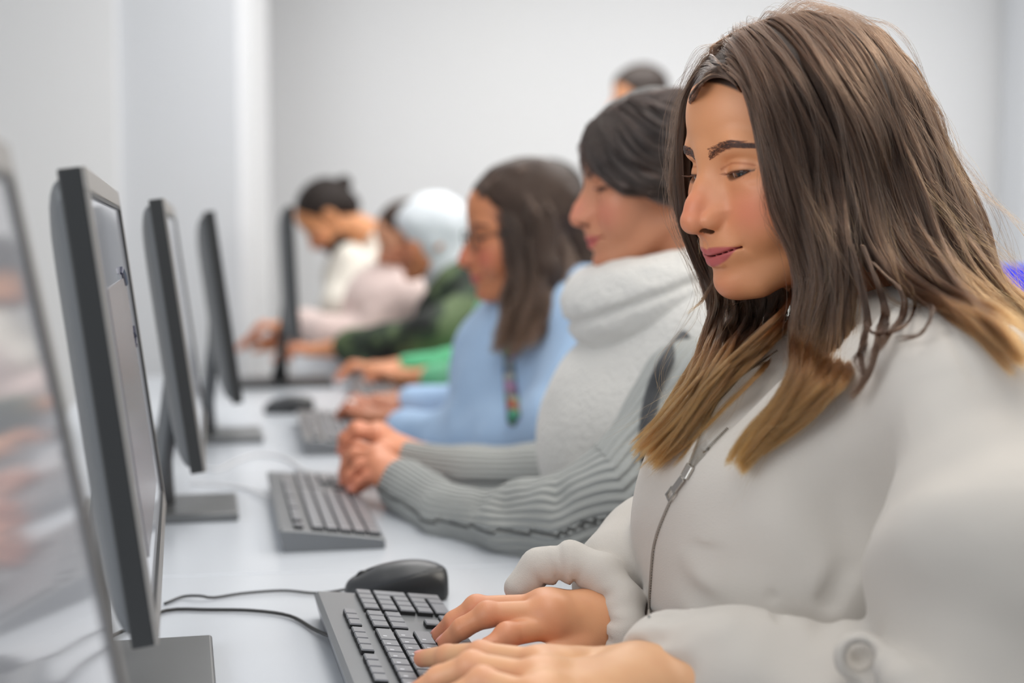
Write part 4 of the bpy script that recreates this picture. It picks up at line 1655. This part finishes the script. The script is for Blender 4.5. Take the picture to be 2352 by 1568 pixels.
# ------------------------------------------------------------------ the other people at the desks
def fabric(name, c, **k):
    return mat(name, c, 0.9, spec=0.15, sheen=0.2, bump=k.pop('bump', (500, .0008)), **k)


M_SKIN2 = mat('skin_soft', SK, 0.5, attr='col', sss=0.05)
M_WHITE = fabric('white_fleece', srgb(228, 226, 222), noise=(10, .03), bump=(160, .004))
M_CREAM = fabric('cream_knit', srgb(226, 222, 212))
M_KNIT = fabric('grey_knit', srgb(182, 185, 183), wave=('rib', .0024), bump=(300, .001))
M_BLUES = fabric('light_blue_cotton', srgb(172, 202, 236), noise=(9, .03))
M_GREEN = fabric('green_cotton', srgb(96, 190, 140))
M_PINK = fabric('pale_pink_knit', srgb(226, 205, 200), noise=(7, .06))
M_HIJAB = fabric('white_scarf', srgb(222, 228, 234))
M_GREYH = fabric('grey_hood', srgb(104, 106, 114))
M_DARKS = fabric('dark_strap', srgb(62, 64, 68))
M_SHOE = mat('shoe_rubber', srgb(40, 40, 42), 0.6)
M_DHAIR = mat('black_hair', srgb(38, 30, 27), 0.5, noise=(40, .25), bump=(220, .003), spec=.25)
M_BHAIR = mat('dark_brown_hair', srgb(60, 45, 37), 0.5, noise=(40, .25), bump=(220, .003), spec=.25)
M_HAIR2 = hair_material('black_hair_strands', srgb(40, 32, 30), srgb(50, 39, 34), (.6, .6, .6, 1), (1.5, 1.45, 1.4, 1), .28)
M_HAIR3 = hair_material('dark_hair_strands', srgb(58, 44, 37), srgb(76, 55, 42), (.7, .7, .7, 1), (1.3, 1.25, 1.2, 1), .32)

M_CAMO = bpy.data.materials.new('camouflage_cloth')
M_CAMO.use_nodes = True
_N, _L = M_CAMO.node_tree.nodes, M_CAMO.node_tree.links
_tc = _N.new('ShaderNodeTexCoord')
_nz = _N.new('ShaderNodeTexNoise')
_nz.inputs['Scale'].default_value = 9
_nz.inputs['Detail'].default_value = 1.5
_L.new(_tc.outputs['Object'], _nz.inputs['Vector'])
_cr = _N.new('ShaderNodeValToRGB')
_cr.color_ramp.interpolation = 'CONSTANT'
_cr.color_ramp.elements[0].color = srgb(26, 30, 28)
_cr.color_ramp.elements[1].position = .46
_cr.color_ramp.elements[1].color = srgb(48, 62, 46)
_e = _cr.color_ramp.elements.new(.56)
_e.color = srgb(88, 104, 72)
_L.new(_nz.outputs['Fac'], _cr.inputs['Fac'])
_L.new(_cr.outputs['Color'], _N['Principled BSDF'].inputs['Base Color'])
_N['Principled BSDF'].inputs['Roughness'].default_value = .85


def simple_hand(wrist, aim, side, s=1.0, curl=.6, up=(0, 0, 1), sgn=1):
    """joints of a relaxed typing hand: aim points along the hand, side towards the thumb"""
    a = np.array(aim, float)
    a /= np.linalg.norm(a)
    u = np.array(up, float)
    u = u - a * (u @ a)
    u /= np.linalg.norm(u)
    t = np.array(side, float)
    t = t - a * (t @ a) - u * (t @ u)
    t /= np.linalg.norm(t)
    w = np.array(wrist, float)
    F = []
    for i in range(4):
        o = (1.5 - i) * .019 * s
        ln = (1.0, 1.08, 1.0, .8)[i] * s
        m = w + a * (.082 - .004 * abs(i - 1)) * s + t * o
        sp = a + t * (1.5 - i) * .07
        p1 = m + (sp * math.cos(.15 * curl) + u * .25) * .040 * ln
        p2 = p1 + (sp * math.cos(curl) - u * math.sin(curl)) * .026 * ln
        p3 = p2 + (sp * math.cos(curl * 1.6) - u * math.sin(curl * 1.6)) * .021 * ln
        F.append([m, p1, p2, p3])
    T_ = [w + a * .022 * s + t * .022 * s - u * .006, w + a * .055 * s + t * .042 * s - u * .014,
          w + a * .082 * s + t * .046 * s - u * .020, w + a * .105 * s + t * .044 * s - u * .026]
    return dict(wrist=w, arm=w - a * .08, f=F, t=T_, up=u)


def build_person(label, head, hands, torso, arms, skin=SK, red=RED, eyes=True, hres=.0022, head_zlo=-150, seat=None, chest=None, neck=True):
    """torso: list of (point, radii); arms: list of polylines shoulder..wrist"""
    pc = []
    if head is not None:
        pc.append(head.mesh(hres, head_zlo))
    for J, s in hands:
        pc.append(hand_piece(J, skin, red, NAIL, h=.0019, s=s))

    def inner(p):
        d = None
        for c, r in torso:
            e = ell(p, c, np.array(r) - .02)
            d = e if d is None else smin(d, e, .05)
        for a in arms:
            d = smin(d, tubef(p, a, [.032] + [.024] * (len(a) - 2) + [.019], .02), .02)
        if neck and head is not None:
            d = smin(d, rc(p, head.w(-14, 0, -60), chest, .045, .05), .03)
        if seat is not None:
            d = smin(d, legs_f(p, seat, .0), .03)
        return d
    P = np.array([c for c, r in torso] + [q for a in arms for q in a] + ([head.w(-14, 0, -60)] if head is not None else []))
    lo, hi = P.min(0) - .24, P.max(0) + .24
    if seat is not None:
        lo = np.minimum(lo, seat_bounds(seat)[0])
        hi = np.maximum(hi, seat_bounds(seat)[1])
    v, q = polygonise(inner, lo, hi, .009)
    pc.append((v, q, skin))
    v, q, c = join(pc)
    b = mesh_obj('person', v, q, M_SKIN2, col=c)
    tag(b, label, 'person', 'people at the computer desks')
    if eyes and head is not None:
        head.eyes(b, M_EW, M_IRIS, M_PUP)
    return b


def seat_bounds(s):
    h = np.array(s[0])
    return np.array([h[0] - .75, h[1] - .25, .02]), np.array([h[0] + .2, h[1] + .25, h[2] + .2])


def cloth(name, f, lo, hi, h, m, parent, attrs=None):
    v, q = polygonise(f, lo, hi, h)
    a = attrs(v) if attrs else None
    return mesh_obj(name, v, q, m, parent, attrs=a)


def sweater_f(torso, arms, rs, k=.04, amp=.006, seed=3, cut=None):
    def f(p):
        d = None
        for c, r in torso:
            e = ell(p, c, r)
            d = e if d is None else smin(d, e, .06)
        for a, r in zip(arms, rs):
            d = smin(d, tubef(p, a, r, .02), k)
        d = d + noise3(p, 11, seed) * amp + noise3(p, 30, seed + 1) * amp * .35
        if cut:
            d = cut(p, d)
        return d
    return f


def trousers(seat, parent, m=None):
    lo, hi = seat_bounds(seat)

    def f(p):
        d = smax(legs_f(p, seat, .012), .10 - p[:, 2], .004)
        return smin(d, ell(p, np.array(seat[0]) + [.0, 0, .05], (.17, .19, .13)), .05)
    cloth('trousers', f, lo, hi, .012, m or M_JEANS, parent)


def hair_cap(head, name, m, parent, f, lo=(-125, -95, -130), hi=(110, 95, 135), h=.003):
    v, q = polygonise(f, lo, hi, h * 1000)
    return mesh_obj(name, head.w(v), q, m, parent)


# ---- the second sitter: white fluffy hood, white front, grey ribbed sleeves
H2 = Head(W(1309, 503, 1.86), 189, 8, ref=(118, 0, -38), skin=srgb(206, 142, 108), red=srgb(214, 124, 104), lip=srgb(196, 96, 92))
t2 = [((.235, 1.90, .84), (.205, .18, .19)), ((.285, 1.90, .97), (.15, .19, .13)), ((.30, 1.90, .66), (.17, .17, .18))]
A2n = [W(1590, 900, 1.70), W(1470, 1130, 1.66), W(1330, 1205, 1.68), W(1200, 1205, 1.73), W(1045, 1186, 1.83), W(925, 1118, 1.98)]
A2f = [W(1560, 880, 2.05), W(1400, 1060, 2.10), W(1240, 1092, 2.11), W(1080, 1092, 2.13), W(935, 1062, 2.15)]
J2n = dict(wrist=W(925, 1104, 2.00), arm=W(985, 1140, 1.93),
           f=[[W(866, 1040, 2.03), W(822, 1028, 2.06), W(797, 1052, 2.08), W(788, 1085, 2.07)],
              [W(862, 1052, 2.01), W(815, 1046, 2.03), W(795, 1074, 2.04), W(790, 1106, 2.04)],
              [W(866, 1072, 1.99), W(826, 1070, 2.0), W(806, 1092, 2.0), W(806, 1120, 2.0)],
              [W(876, 1092, 1.98), W(846, 1094, 1.98), W(824, 1106, 1.98), W(812, 1124, 1.98)]],
           t=[W(905, 1090, 2.02), W(872, 1085, 2.05), W(845, 1100, 2.06), W(826, 1118, 2.06)], up=np.array([-.3, 0, .95]))
J2f = dict(wrist=W(925, 1042, 2.17), arm=W(985, 1060, 2.15),
           f=[[W(862, 1000, 2.14), W(822, 994, 2.14), W(798, 1014, 2.14), W(790, 1040, 2.14)],
              [W(860, 994, 2.17), W(816, 985, 2.17), W(790, 1006, 2.17), W(784, 1034, 2.17)],
              [W(864, 990, 2.20), W(824, 982, 2.20), W(802, 1000, 2.20), W(796, 1026, 2.20)],
              [W(872, 990, 2.22), W(842, 986, 2.22), W(822, 1000, 2.22), W(812, 1018, 2.22)]],
           t=[W(905, 1040, 2.14), W(874, 1036, 2.11), W(848, 1044, 2.10), W(828, 1056, 2.10)], up=np.array([-.2, 0, .98]))
P2 = build_person('person with dark swept hair, white fluffy hood and grey ribbed sleeves, second from the camera', H2, [(J2n, 1.0), (J2f, 1.0)], t2, [A2n, A2f],
                  skin=srgb(222, 148, 112), seat=((.36, 1.90, .50),), chest=(.31, 1.90, .98))
trousers(((.36, 1.90, .50),), P2)
cloth('white_sweater', sweater_f(t2, [], [], amp=.004), (-.05, 1.66, .46), (.5, 2.14, 1.14), .007, M_WHITE, P2)


def rib2(v):
    """a coordinate that runs round the sleeves, for the knitted ribs"""
    out = np.zeros(len(v))
    best = np.full(len(v), 9.0)
    for A in (A2n, A2f):
        for i in range(len(A) - 1):
            a, b = np.array(A[i]), np.array(A[i + 1])
            ba = b - a
            h = np.clip((v - a) @ ba / (ba @ ba), 0, 1)
            r = v - a - h[:, None] * ba
            d = np.linalg.norm(r, axis=1)
            ta = ba / np.linalg.norm(ba) + ((a - A[i - 1]) / np.linalg.norm(a - A[i - 1]) if i else ba / np.linalg.norm(ba))
            tb = ba / np.linalg.norm(ba) + ((A[i + 2] - b) / np.linalg.norm(A[i + 2] - b) if i + 2 < len(A) else ba / np.linalg.norm(ba))
            t = ta / 2 + h[:, None] * (tb - ta) / 2
            t /= np.linalg.norm(t, axis=1, keepdims=True)
            e1 = np.cross(t, [0, 0, 1])
            e1 /= np.linalg.norm(e1, axis=1, keepdims=True)
            e2 = np.cross(e1, t)
            an = np.arctan2((r * e2).sum(1), (r * e1).sum(1))
            w = d < best
            out[w] = an[w] * 34
            best = np.minimum(best, d)
    return {'rib': out}


def cardigan(p):
    d = ell(p, (.265, 1.90, .83), (.205, .195, .20))
    d = smin(d, ell(p, (.315, 1.90, .97), (.14, .205, .125)), .06)
    d = smax(d, (.165 - (p[:, 2] - .8) * .05 - p[:, 0]), .01)              # open front
    d = smin(d, tubef(p, A2n, [.066, .064, .058, .048, .037, .036], .02), .03)
    d = smin(d, tubef(p, A2f, [.066, .058, .048, .040, .035], .02), .03)
    d = d + noise3(p, 12, 5) * .006 + noise3(p, 26, 6) * .0025
    for q in (W(1160, 1165, 1.70), W(1110, 1170, 1.75), W(1290, 1150, 1.65)):
        d = d + .010 * np.exp(-(np.linalg.norm((p - q) * np.array([1, .6, .7]), axis=1) / .016) ** 2)
    d = smax(d, -rc(p, A2n[-1], A2n[-1] + (A2n[-1] - A2n[-2]) * .4, .026, .03), .006)
    d = smax(d, -rc(p, A2f[-1], A2f[-1] + (A2f[-1] - A2f[-2]) * .4, .026, .03), .006)
    return d


cloth('knitted_cardigan', cardigan, (-.24, 1.55, .55), (.5, 2.22, 1.14), .0045, M_KNIT, P2, rib2)


def hood2(p):
    c = np.array([.205, 1.885, 1.038])
    ax = np.array([-.22, 0, .975])
    v = p - c
    z = v @ ax
    q = v - z[:, None] * ax
    r = np.sqrt((q[:, 0] / 1.12) ** 2 + q[:, 1] ** 2)
    d = np.sqrt((r - .078) ** 2 + (z * .82) ** 2) - .047
    d = smin(d, ell(p, c + [.10, 0, -.01], (.10, .13, .055)), .04)
    d = d + .008 * np.exp(-((z - .012 - q[:, 0] * .15) / .006) ** 2)
    return d + noise3(p, 14, 8) * .007 + noise3(p, 60, 9) * .0018


cloth('fluffy_hood', hood2, (.0, 1.70, .93), (.42, 2.08, 1.17), .0035, M_WHITE, P2)
b = MB()
st = [on_surface(cardigan, x, y, d0=1.5, off=.003) for x, y in ((1575, 770), (1530, 830), (1500, 900), (1485, 990), (1490, 1060))]
st = [s for s in st if s is not None]
b.tube(spline(st, 24), .009, n=10)
b.build('shoulder_strap', M_DARKS, P2, True)


def guide2(pts, H, base_d, off=.012):
    out = []
    for q in pts:
        if len(q) == 3:
            out.append(W(*q))
            continue
        s = on_surface(lambda p: H.f(p) - off, q[0], q[1], d0=base_d - .3, d1=base_d + .3)
        out.append(s if s is not None else W(q[0], q[1], base_d))
    return np.array(out)


G2 = [[(1346, 286), (1334, 318), (1326, 366), (1334, 412)],
      [(1352, 280), (1346, 325), (1362, 376), (1384, 410), (1424, 436), (1484, 450), (1560, 470)],
      [(1372, 262), (1386, 312), (1412, 362), (1452, 402), (1522, 428), (1590, 450)],
      [(1404, 242), (1450, 290), (1500, 332), (1570, 362), (1630, 400)],
      [(1440, 224), (1512, 248), (1580, 290), (1640, 350)],
      [(1440, 220), (1502, 206), (1570, 206), (1640, 250), (1690, 340)]]
gg = [guide2(g, H2, 1.90) for g in G2]
C2 = H2.w(-5, 0, 10)
S = [sheet(gg[1:], 5200, thick=.008, clump=.4, nclump=50, wob=.003, friz=.001, trim=.1, center=C2, seed=31, rad=2.6e-4, spread=.0015),
     sheet(gg[:2], 260, thick=.003, clump=.6, nclump=6, wob=.002, friz=.001, trim=.3, center=C2, seed=32, rad=2.0e-4, spread=.001)]
curves_obj('hair', *merge_strands(*S), M_HAIR2, P2)


def cap2(q):
    d = ell(q, (-10, 0, 33), (100, 82, 84))
    d = smax(d, (q[:, 0] - 6) * .72 - q[:, 2] * .69 - 4, 10)
    d = smin(d, ell(q, (-92, 0, 0), (34, 36, 40)), 14)
    d = smin(d, ell(q, (-58, 0, -34), (42, 62, 48)), 14)
    return d + noise3(q, .05, 3) * 1.5


hair_cap(H2, 'hair_mass', M_DHAIR, P2, cap2)
H2.brows(P2, M_LASH, n=420, rad=2.6e-4)
H2.lashes(P2, M_LASH, n=40, rad=2.4e-4)

# ---- the third sitter: long dark hair, glasses, light blue sweatshirt, lanyard
SK3 = srgb(176, 112, 80)
H3 = Head(W(1051, 602, 2.50), 192, 9, ref=(118, 0, -38), size=1.04, skin=srgb(198, 128, 88), red=srgb(216, 112, 96), lip=srgb(190, 92, 90))
t3 = [((.07, 2.60, .84), (.19, .19, .19)), ((.115, 2.60, .96), (.15, .20, .12)), ((.14, 2.60, .66), (.17, .17, .18))]
A3n = [(.14, 2.42, .965), W(1290, 980, 2.38), W(1180, 1005, 2.46), W(1040, 1000, 2.62), W(930, 985, 2.74)]
A3f = [(.14, 2.78, .965), W(1150, 930, 2.88), W(1060, 935, 2.90), W(950, 925, 2.92)]
J3n = simple_hand(W(915, 975, 2.78), W(845, 955, 2.82) - W(915, 975, 2.78), (.1, 1, 0), curl=.8)
J3f = simple_hand(W(945, 920, 2.94), W(870, 925, 2.92) - W(945, 920, 2.94), (0, -1, 0), curl=.8)
P3 = build_person('woman with glasses and long dark hair in a light blue sweatshirt with a patterned lanyard', H3, [(J3n, 1.0), (J3f, 1.0)], t3, [A3n, A3f],
                  skin=SK3, red=srgb(196, 108, 86), seat=((.20, 2.60, .50),), chest=(.13, 2.60, .97), hres=.003)
trousers(((.20, 2.60, .50),), P3)
cloth('sweatshirt', sweater_f(t3, [A3n, A3f], [[.062, .070, .064, .054, .040], [.062, .055, .050, .038]], amp=.009, seed=12), (-.35, 2.20, .46), (.42, 3.04, 1.10), .007, M_BLUES, P3)
M_LAN = mat('lanyard_print', srgb(60, 50, 90), 0.6)
_n = M_LAN.node_tree.nodes
_v = _n.new('ShaderNodeTexVoronoi')
_v.inputs['Scale'].default_value = 60
_t = _n.new('ShaderNodeTexCoord')
M_LAN.node_tree.links.new(_t.outputs['Object'], _v.inputs['Vector'])
_h = _n.new('ShaderNodeHueSaturation')
_h.inputs['Saturation'].default_value = .9
_h.inputs['Value'].default_value = .35
M_LAN.node_tree.links.new(_v.outputs['Color'], _h.inputs['Color'])
M_LAN.node_tree.links.new(_h.outputs['Color'], _n['Principled BSDF'].inputs['Base Color'])
fs3 = sweater_f(t3, [A3n, A3f], [[.062, .070, .064, .054, .040], [.062, .055, .050, .038]], amp=.009, seed=12)
st = [on_surface(fs3, x, y, d0=2.1, d1=3, off=.004) for x, y in ((1172, 760), (1168, 810), (1170, 860), (1176, 910), (1184, 965))]
st = [s for s in st if s is not None]
if len(st) > 2:
    b = MB()
    b.tube(spline(st, 20), np.linspace(.008, .014, 20), n=8)
    b.build('lanyard', M_LAN, P3, True)
G3 = [[(1094, 436), (1116, 500, 2.46), (1148, 580, 2.45), (1166, 660, 2.45), (1142, 740, 2.44), (1126, 800, 2.42)],
      [(1126, 408), (1180, 480), (1212, 600, 2.43), (1202, 720, 2.42), (1172, 815, 2.40)],
      [(1190, 386), (1256, 470), (1284, 600, 2.45), (1262, 720, 2.42), (1206, 800, 2.39)],
      [(1240, 378), (1322, 470, 2.56), (1352, 600, 2.54), (1330, 690, 2.50), (1270, 760, 2.42)],
      [(1250, 376), (1340, 460, 2.64), (1376, 590, 2.64), (1380, 680, 2.62), (1330, 760, 2.58)]]
gg = [guide2(g, H3, 2.57) for g in G3]
S = [sheet(gg, 6000, thick=.014, clump=.4, nclump=50, wob=.005, friz=.0016, trim=.2, center=H3.w(-5, 0, 10), seed=41, rad=3.2e-4, spread=.003)]
curves_obj('hair', *merge_strands(*S), M_HAIR3, P3)


def cap3(q):
    d = ell(q, (-12, 0, 32), (102, 86, 88))
    d = smax(d, (q[:, 0] - 4) * .80 - q[:, 2] * .60 - 12, 10)
    m = mir(q)
    d = smin(d, tubef(m, [(-10, 68, 0), (-10, 74, -70), (8, 72, -150), (24, 66, -185)], [26, 30, 26, 12], 10), 20)
    d = smin(d, tubef(q, [(-75, 0, 0), (-95, 0, -90), (-100, 0, -160)], [40, 44, 30], 10), 25)
    return d + noise3(q, .04, 3) * 3


hair_cap(H3, 'hair_mass', M_BHAIR, P3, cap3, lo=(-160, -120, -210), hi=(110, 120, 135), h=.004)
b = MB()
for s_ in (1, -1):
    ring = [H3.w(93, 34 * s_ + 23 * math.cos(a), -6 + 18 * math.sin(a)) for a in np.linspace(0, 2 * math.pi, 25)]
    b.tube(ring, .0016, n=6, cap=False)
    b.tube([H3.w(92, 56 * s_, -2), H3.w(60, 70 * s_, 0), H3.w(4, 76 * s_, 2)], .0016, n=6)
b.tube([H3.w(94, 11, -3), H3.w(101, 0, 0), H3.w(94, -11, -3)], .0016, n=6)
b.build('glasses', M_BLK, P3, True)
H3.brows(P3, M_LASH, n=150, rad=2.8e-4)
b = MB()
rp = J3n['f'][1][1]
b.tube([rp + np.array([.011 * math.cos(a), 0, .011 * math.sin(a)]) for a in np.linspace(0, 6.283, 17)], .0022, n=8, cap=False)
r_ = bmesh.ops.create_icosphere(b.bm, subdivisions=2, radius=.009)
bmesh.ops.translate(b.bm, vec=Vector(rp + np.array([-.004, -.012, .004])), verts=r_['verts'])
b.build('ring', mat('white_stone', srgb(236, 236, 232), 0.1, coat=1), P3, True)

# ---- the fourth sitter, almost hidden: green sleeve and a hand
H4 = Head(W(1150, 560, 3.28), 186, 20, ref=(118, 0, -38))
t4 = [((.06, 3.34, .84), (.17, .18, .19)), ((.09, 3.34, .95), (.14, .19, .12)), ((.12, 3.34, .66), (.17, .17, .18))]
A4n = [(.08, 3.18, .95), W(1130, 880, 3.10), W(1080, 880, 3.22), W(1010, 872, 3.36)]
A4f = [(.08, 3.50, .95), (.0, 3.56, .82), (-.15, 3.62, .79), (-.26, 3.62, .785)]
J4n = simple_hand(W(985, 868, 3.42), W(900, 862, 3.46) - W(985, 868, 3.42), (0, 1, 0), curl=.5)
J4f = simple_hand((-.28, 3.62, .785), (-1, -.1, 0), (0, -1, 0), curl=.6)
P4 = build_person('person in a green top, mostly hidden behind the woman in the light blue sweatshirt', H4, [(J4n, 1.05), (J4f, 1.0)], t4, [A4n, A4f],
                  seat=((.16, 3.34, .50),), chest=(.09, 3.34, .97), hres=.004, eyes=False)
trousers(((.16, 3.34, .50),), P4)
cloth('green_top', sweater_f(t4, [A4n, A4f], [[.06, .058, .055, .046], [.06, .05, .045, .036]], amp=.006, seed=14), (-.32, 3.0, .46), (.36, 3.72, 1.10), .009, M_GREEN, P4)
hair_cap(H4, 'hair', M_DHAIR, P4, lambda q: smax(ell(q, (-12, 0, 32), (98, 82, 84)), (q[:, 0] - 4) * .80 - q[:, 2] * .60 - 12, 10), h=.005)

# ---- the fifth: white head scarf, camouflage jacket with a grey hood
H5 = Head(W(900, 590, 4.0), 190, 10, ref=(118, 0, -38), skin=srgb(200, 130, 92))
t5 = [((-.09, 4.02, .84), (.19, .20, .19)), ((-.06, 4.02, .95), (.16, .21, .13)), ((.02, 4.02, .66), (.18, .18, .18))]
A5n = [(-.05, 3.83, .95), W(1000, 780, 3.72), W(900, 800, 3.80), W(810, 795, 3.92)]
A5f = [(-.07, 4.21, .95), (-.22, 4.26, .82), (-.42, 4.16, .80), (-.50, 4.12, .79)]
J5n = simple_hand(W(775, 800, 3.96), W(700, 805, 3.98) - W(775, 800, 3.96), (0, 1, 0))
J5f = simple_hand((-.52, 4.11, .79), (-1, -.2, 0), (0, -1, 0))
P5 = build_person('woman in a white head scarf and a dark green camouflage jacket', H5, [(J5n, 1.0), (J5f, 1.0)], t5, [A5n, A5f],
                  seat=((.06, 4.02, .50),), chest=(-.08, 4.02, .97), hres=.004)
trousers(((.06, 4.02, .50),), P5)
cloth('camouflage_jacket', sweater_f(t5, [A5n, A5f], [[.075, .075, .066, .050], [.07, .06, .05, .042]], amp=.008, seed=15), (-.56, 3.58, .46), (.32, 4.40, 1.10), .009, M_CAMO, P5)


def scarf(q):
    d = ell(q, (-12, 0, 28), (106, 88, 92))
    d = smin(d, tubef(q, [(-20, 0, -40), (-34, 0, -110), (-44, 0, -170)], [72, 70, 92], 20), 30)
    face = ell(q, (96, 0, -26), (62, 50, 76))
    d = smax(d, -face, 8)
    return d + noise3(q, .03, 5) * 3


hair_cap(H5, 'head_scarf', M_HIJAB, P5, scarf, lo=(-150, -130, -240), hi=(130, 130, 135), h=.004)
cloth('hood', lambda p: ell(p, (-.0, 4.0, 1.00), (.115, .15, .075)) + noise3(p, 16, 3) * .006, (-.16, 3.8, .88), (.18, 4.2, 1.12), .007, M_GREYH, P5)

# ---- the sixth: dark hair, pale pink top, between the head scarf and the bearded man
H6 = Head(W(866, 600, 4.34), 200, 22, ref=(118, 0, -38), size=.95)
t6 = [((-.34, 4.42, .87), (.17, .17, .16)), ((-.36, 4.42, .92), (.15, .18, .12)), ((-.30, 4.42, .66), (.17, .17, .18))]
A6n = [(-.34, 4.28, .93), W(850, 790, 4.26), W(760, 770, 4.32), W(700, 745, 4.42)]
A6f = [(-.36, 4.58, .93), (-.46, 4.64, .82), (-.60, 4.56, .80), (-.68, 4.52, .79)]
J6n = simple_hand(W(688, 745, 4.44), (-1, .1, -.1), (0, 1, 0))
J6f = simple_hand((-.70, 4.52, .79), (-1, 0, 0), (0, -1, 0))
P6 = build_person('person with dark hair in a pale pink top, left of the white head scarf', H6, [(J6n, 1.0), (J6f, 1.0)], t6, [A6n, A6f],
                  seat=((-.22, 4.42, .50),), chest=(-.34, 4.42, .97), hres=.004)
trousers(((-.22, 4.42, .50),), P6)
cloth('pink_top', sweater_f(t6, [A6n, A6f], [[.07, .07, .062, .052], [.065, .055, .05, .04]], amp=.007, seed=16), (-.78, 4.10, .46), (-.02, 4.88, 1.08), .009, M_PINK, P6)
hair_cap(H6, 'hair', M_BHAIR, P6, lambda q: smin(smax(ell(q, (-12, 0, 30), (98, 84, 86)), (q[:, 0] - 4) * .80 - q[:, 2] * .60 - 12, 10),
         tubef(mir(q), [(0, 66, -10), (12, 66, -80), (20, 60, -110)], [24, 22, 12], 10), 20), lo=(-125, -110, -140), h=.005)

# ---- the seventh: bearded man bending over the desk in a cream sweater
H7 = Head(W(716, 572, 4.80), 186, 48, ref=(118, 0, -38), skin=srgb(206, 142, 96), beard=True, size=1.03)
t7 = [((-.50, 4.98, .98), (.15, .20, .16)), ((-.38, 4.98, .90), (.16, .19, .18)), ((-.16, 4.98, .88), (.15, .18, .15))]
A7n = [(-.53, 4.80, 1.03), (-.56, 4.74, .90), (-.60, 4.76, .82)]
A7f = [(-.53, 5.16, 1.03), (-.60, 5.18, .90), (-.66, 5.08, .82)]
J7n = simple_hand((-.62, 4.76, .79), (-1, .1, -.15), (0, 1, 0))
J7f = simple_hand((-.68, 5.07, .79), (-1, 0, -.15), (0, -1, 0))
P7 = build_person('bearded man with a dark hair bun bending forward in a cream sweater', H7, [(J7n, 1.05), (J7f, 1.05)], t7, [A7n, A7f], chest=(-.50, 4.98, 1.03), hres=.004)
cloth('cream_sweater', sweater_f(t7, [A7n, A7f], [[.07, .066, .048], [.07, .066, .048]], amp=.007, seed=17), (-.86, 4.56, .62), (.04, 5.34, 1.26), .009, M_CREAM, P7)


def legs7(p):
    d = None
    for sy in (-1, 1):
        e = tubef(p, [(-.12, 4.98 + sy * .09, .84), (-.06, 4.98 + sy * .11, .48), (.0, 4.98 + sy * .12, .10)], [.10, .075, .06], .03)
        e = smin(e, rc(p, (.02, 4.98 + sy * .12, .05), (-.16, 4.98 + sy * .13, .04), .045, .035), .02)
        d = e if d is None else smin(d, e, .03)
    return d


cloth('trousers', legs7, (-.3, 4.7, 0), (.2, 5.26, 1.0), .012, M_JEANS, P7)
hair_cap(H7, 'hair', M_DHAIR, P7, lambda q: smin(smax(ell(q, (-12, 0, 30), (97, 79, 84)), (q[:, 0] - 4) * .86 - q[:, 2] * .50 - 14, 10), smin(ell(q, (-62, 0, -18), (48, 62, 56)), ell(q, (-112, 0, 26), (26, 26, 26)), 8), 12), lo=(-140, -95, -130), h=.005)

# ---- the eighth: short dark hair, standing at the back
H8 = Head(W(1394, 254, 4.9), 182, 6, ref=(118, 0, -38), skin=srgb(206, 146, 108),
          cap=lambda q: 44 - np.clip(66 - q[:, 0], 0, 80) * .95, capc=srgb(46, 33, 27))
hx = H8.w(-20, 0, -120)
t8 = [((hx[0] + .01, hx[1], 1.26), (.13, .20, .20)), ((hx[0], hx[1], 1.04), (.12, .17, .2)), ((hx[0] + .01, hx[1], 1.40), (.10, .19, .07))]
A8n = [(hx[0], hx[1] - .20, 1.40), (hx[0] + .02, hx[1] - .23, 1.12), (hx[0] - .04, hx[1] - .24, .90)]
A8f = [(hx[0], hx[1] + .20, 1.40), (hx[0] + .02, hx[1] + .23, 1.12), (hx[0] - .04, hx[1] + .24, .90)]
J8n = simple_hand((hx[0] - .05, hx[1] - .24, .87), (-.2, 0, -1), (-1, 0, 0), up=(0, -1, 0))
J8f = simple_hand((hx[0] - .05, hx[1] + .24, .87), (-.2, 0, -1), (-1, 0, 0), up=(0, 1, 0))
P8 = build_person('person with very short dark hair standing by the back wall, only the head in view', H8, [(J8n, 1), (J8f, 1)], t8, [A8n, A8f], chest=(hx[0], hx[1], 1.42), hres=.004)
P8['group'] = 'people standing at the back'
del P8['group']
cloth('grey_shirt', sweater_f(t8, [A8n, A8f], [[.065, .055, .045], [.065, .055, .045]], amp=.005, seed=18), (hx[0] - .22, hx[1] - .34, .82), (hx[0] + .22, hx[1] + .34, 1.52), .010, fabric('light_grey_cotton', srgb(170, 172, 176)), P8)


def legs8(p):
    d = None
    for sy in (-1, 1):
        e = tubef(p, [(hx[0], hx[1] + sy * .09, .86), (hx[0] - .01, hx[1] + sy * .10, .48), (hx[0] + .02, hx[1] + sy * .10, .10)], [.095, .072, .055], .03)
        e = smin(e, rc(p, (hx[0] + .04, hx[1] + sy * .10, .05), (hx[0] - .14, hx[1] + sy * .11, .04), .045, .035), .02)
        d = e if d is None else smin(d, e, .03)
    return d


cloth('trousers', legs8, (hx[0] - .3, hx[1] - .3, 0), (hx[0] + .2, hx[1] + .3, 1.0), .012, M_JEANS, P8)
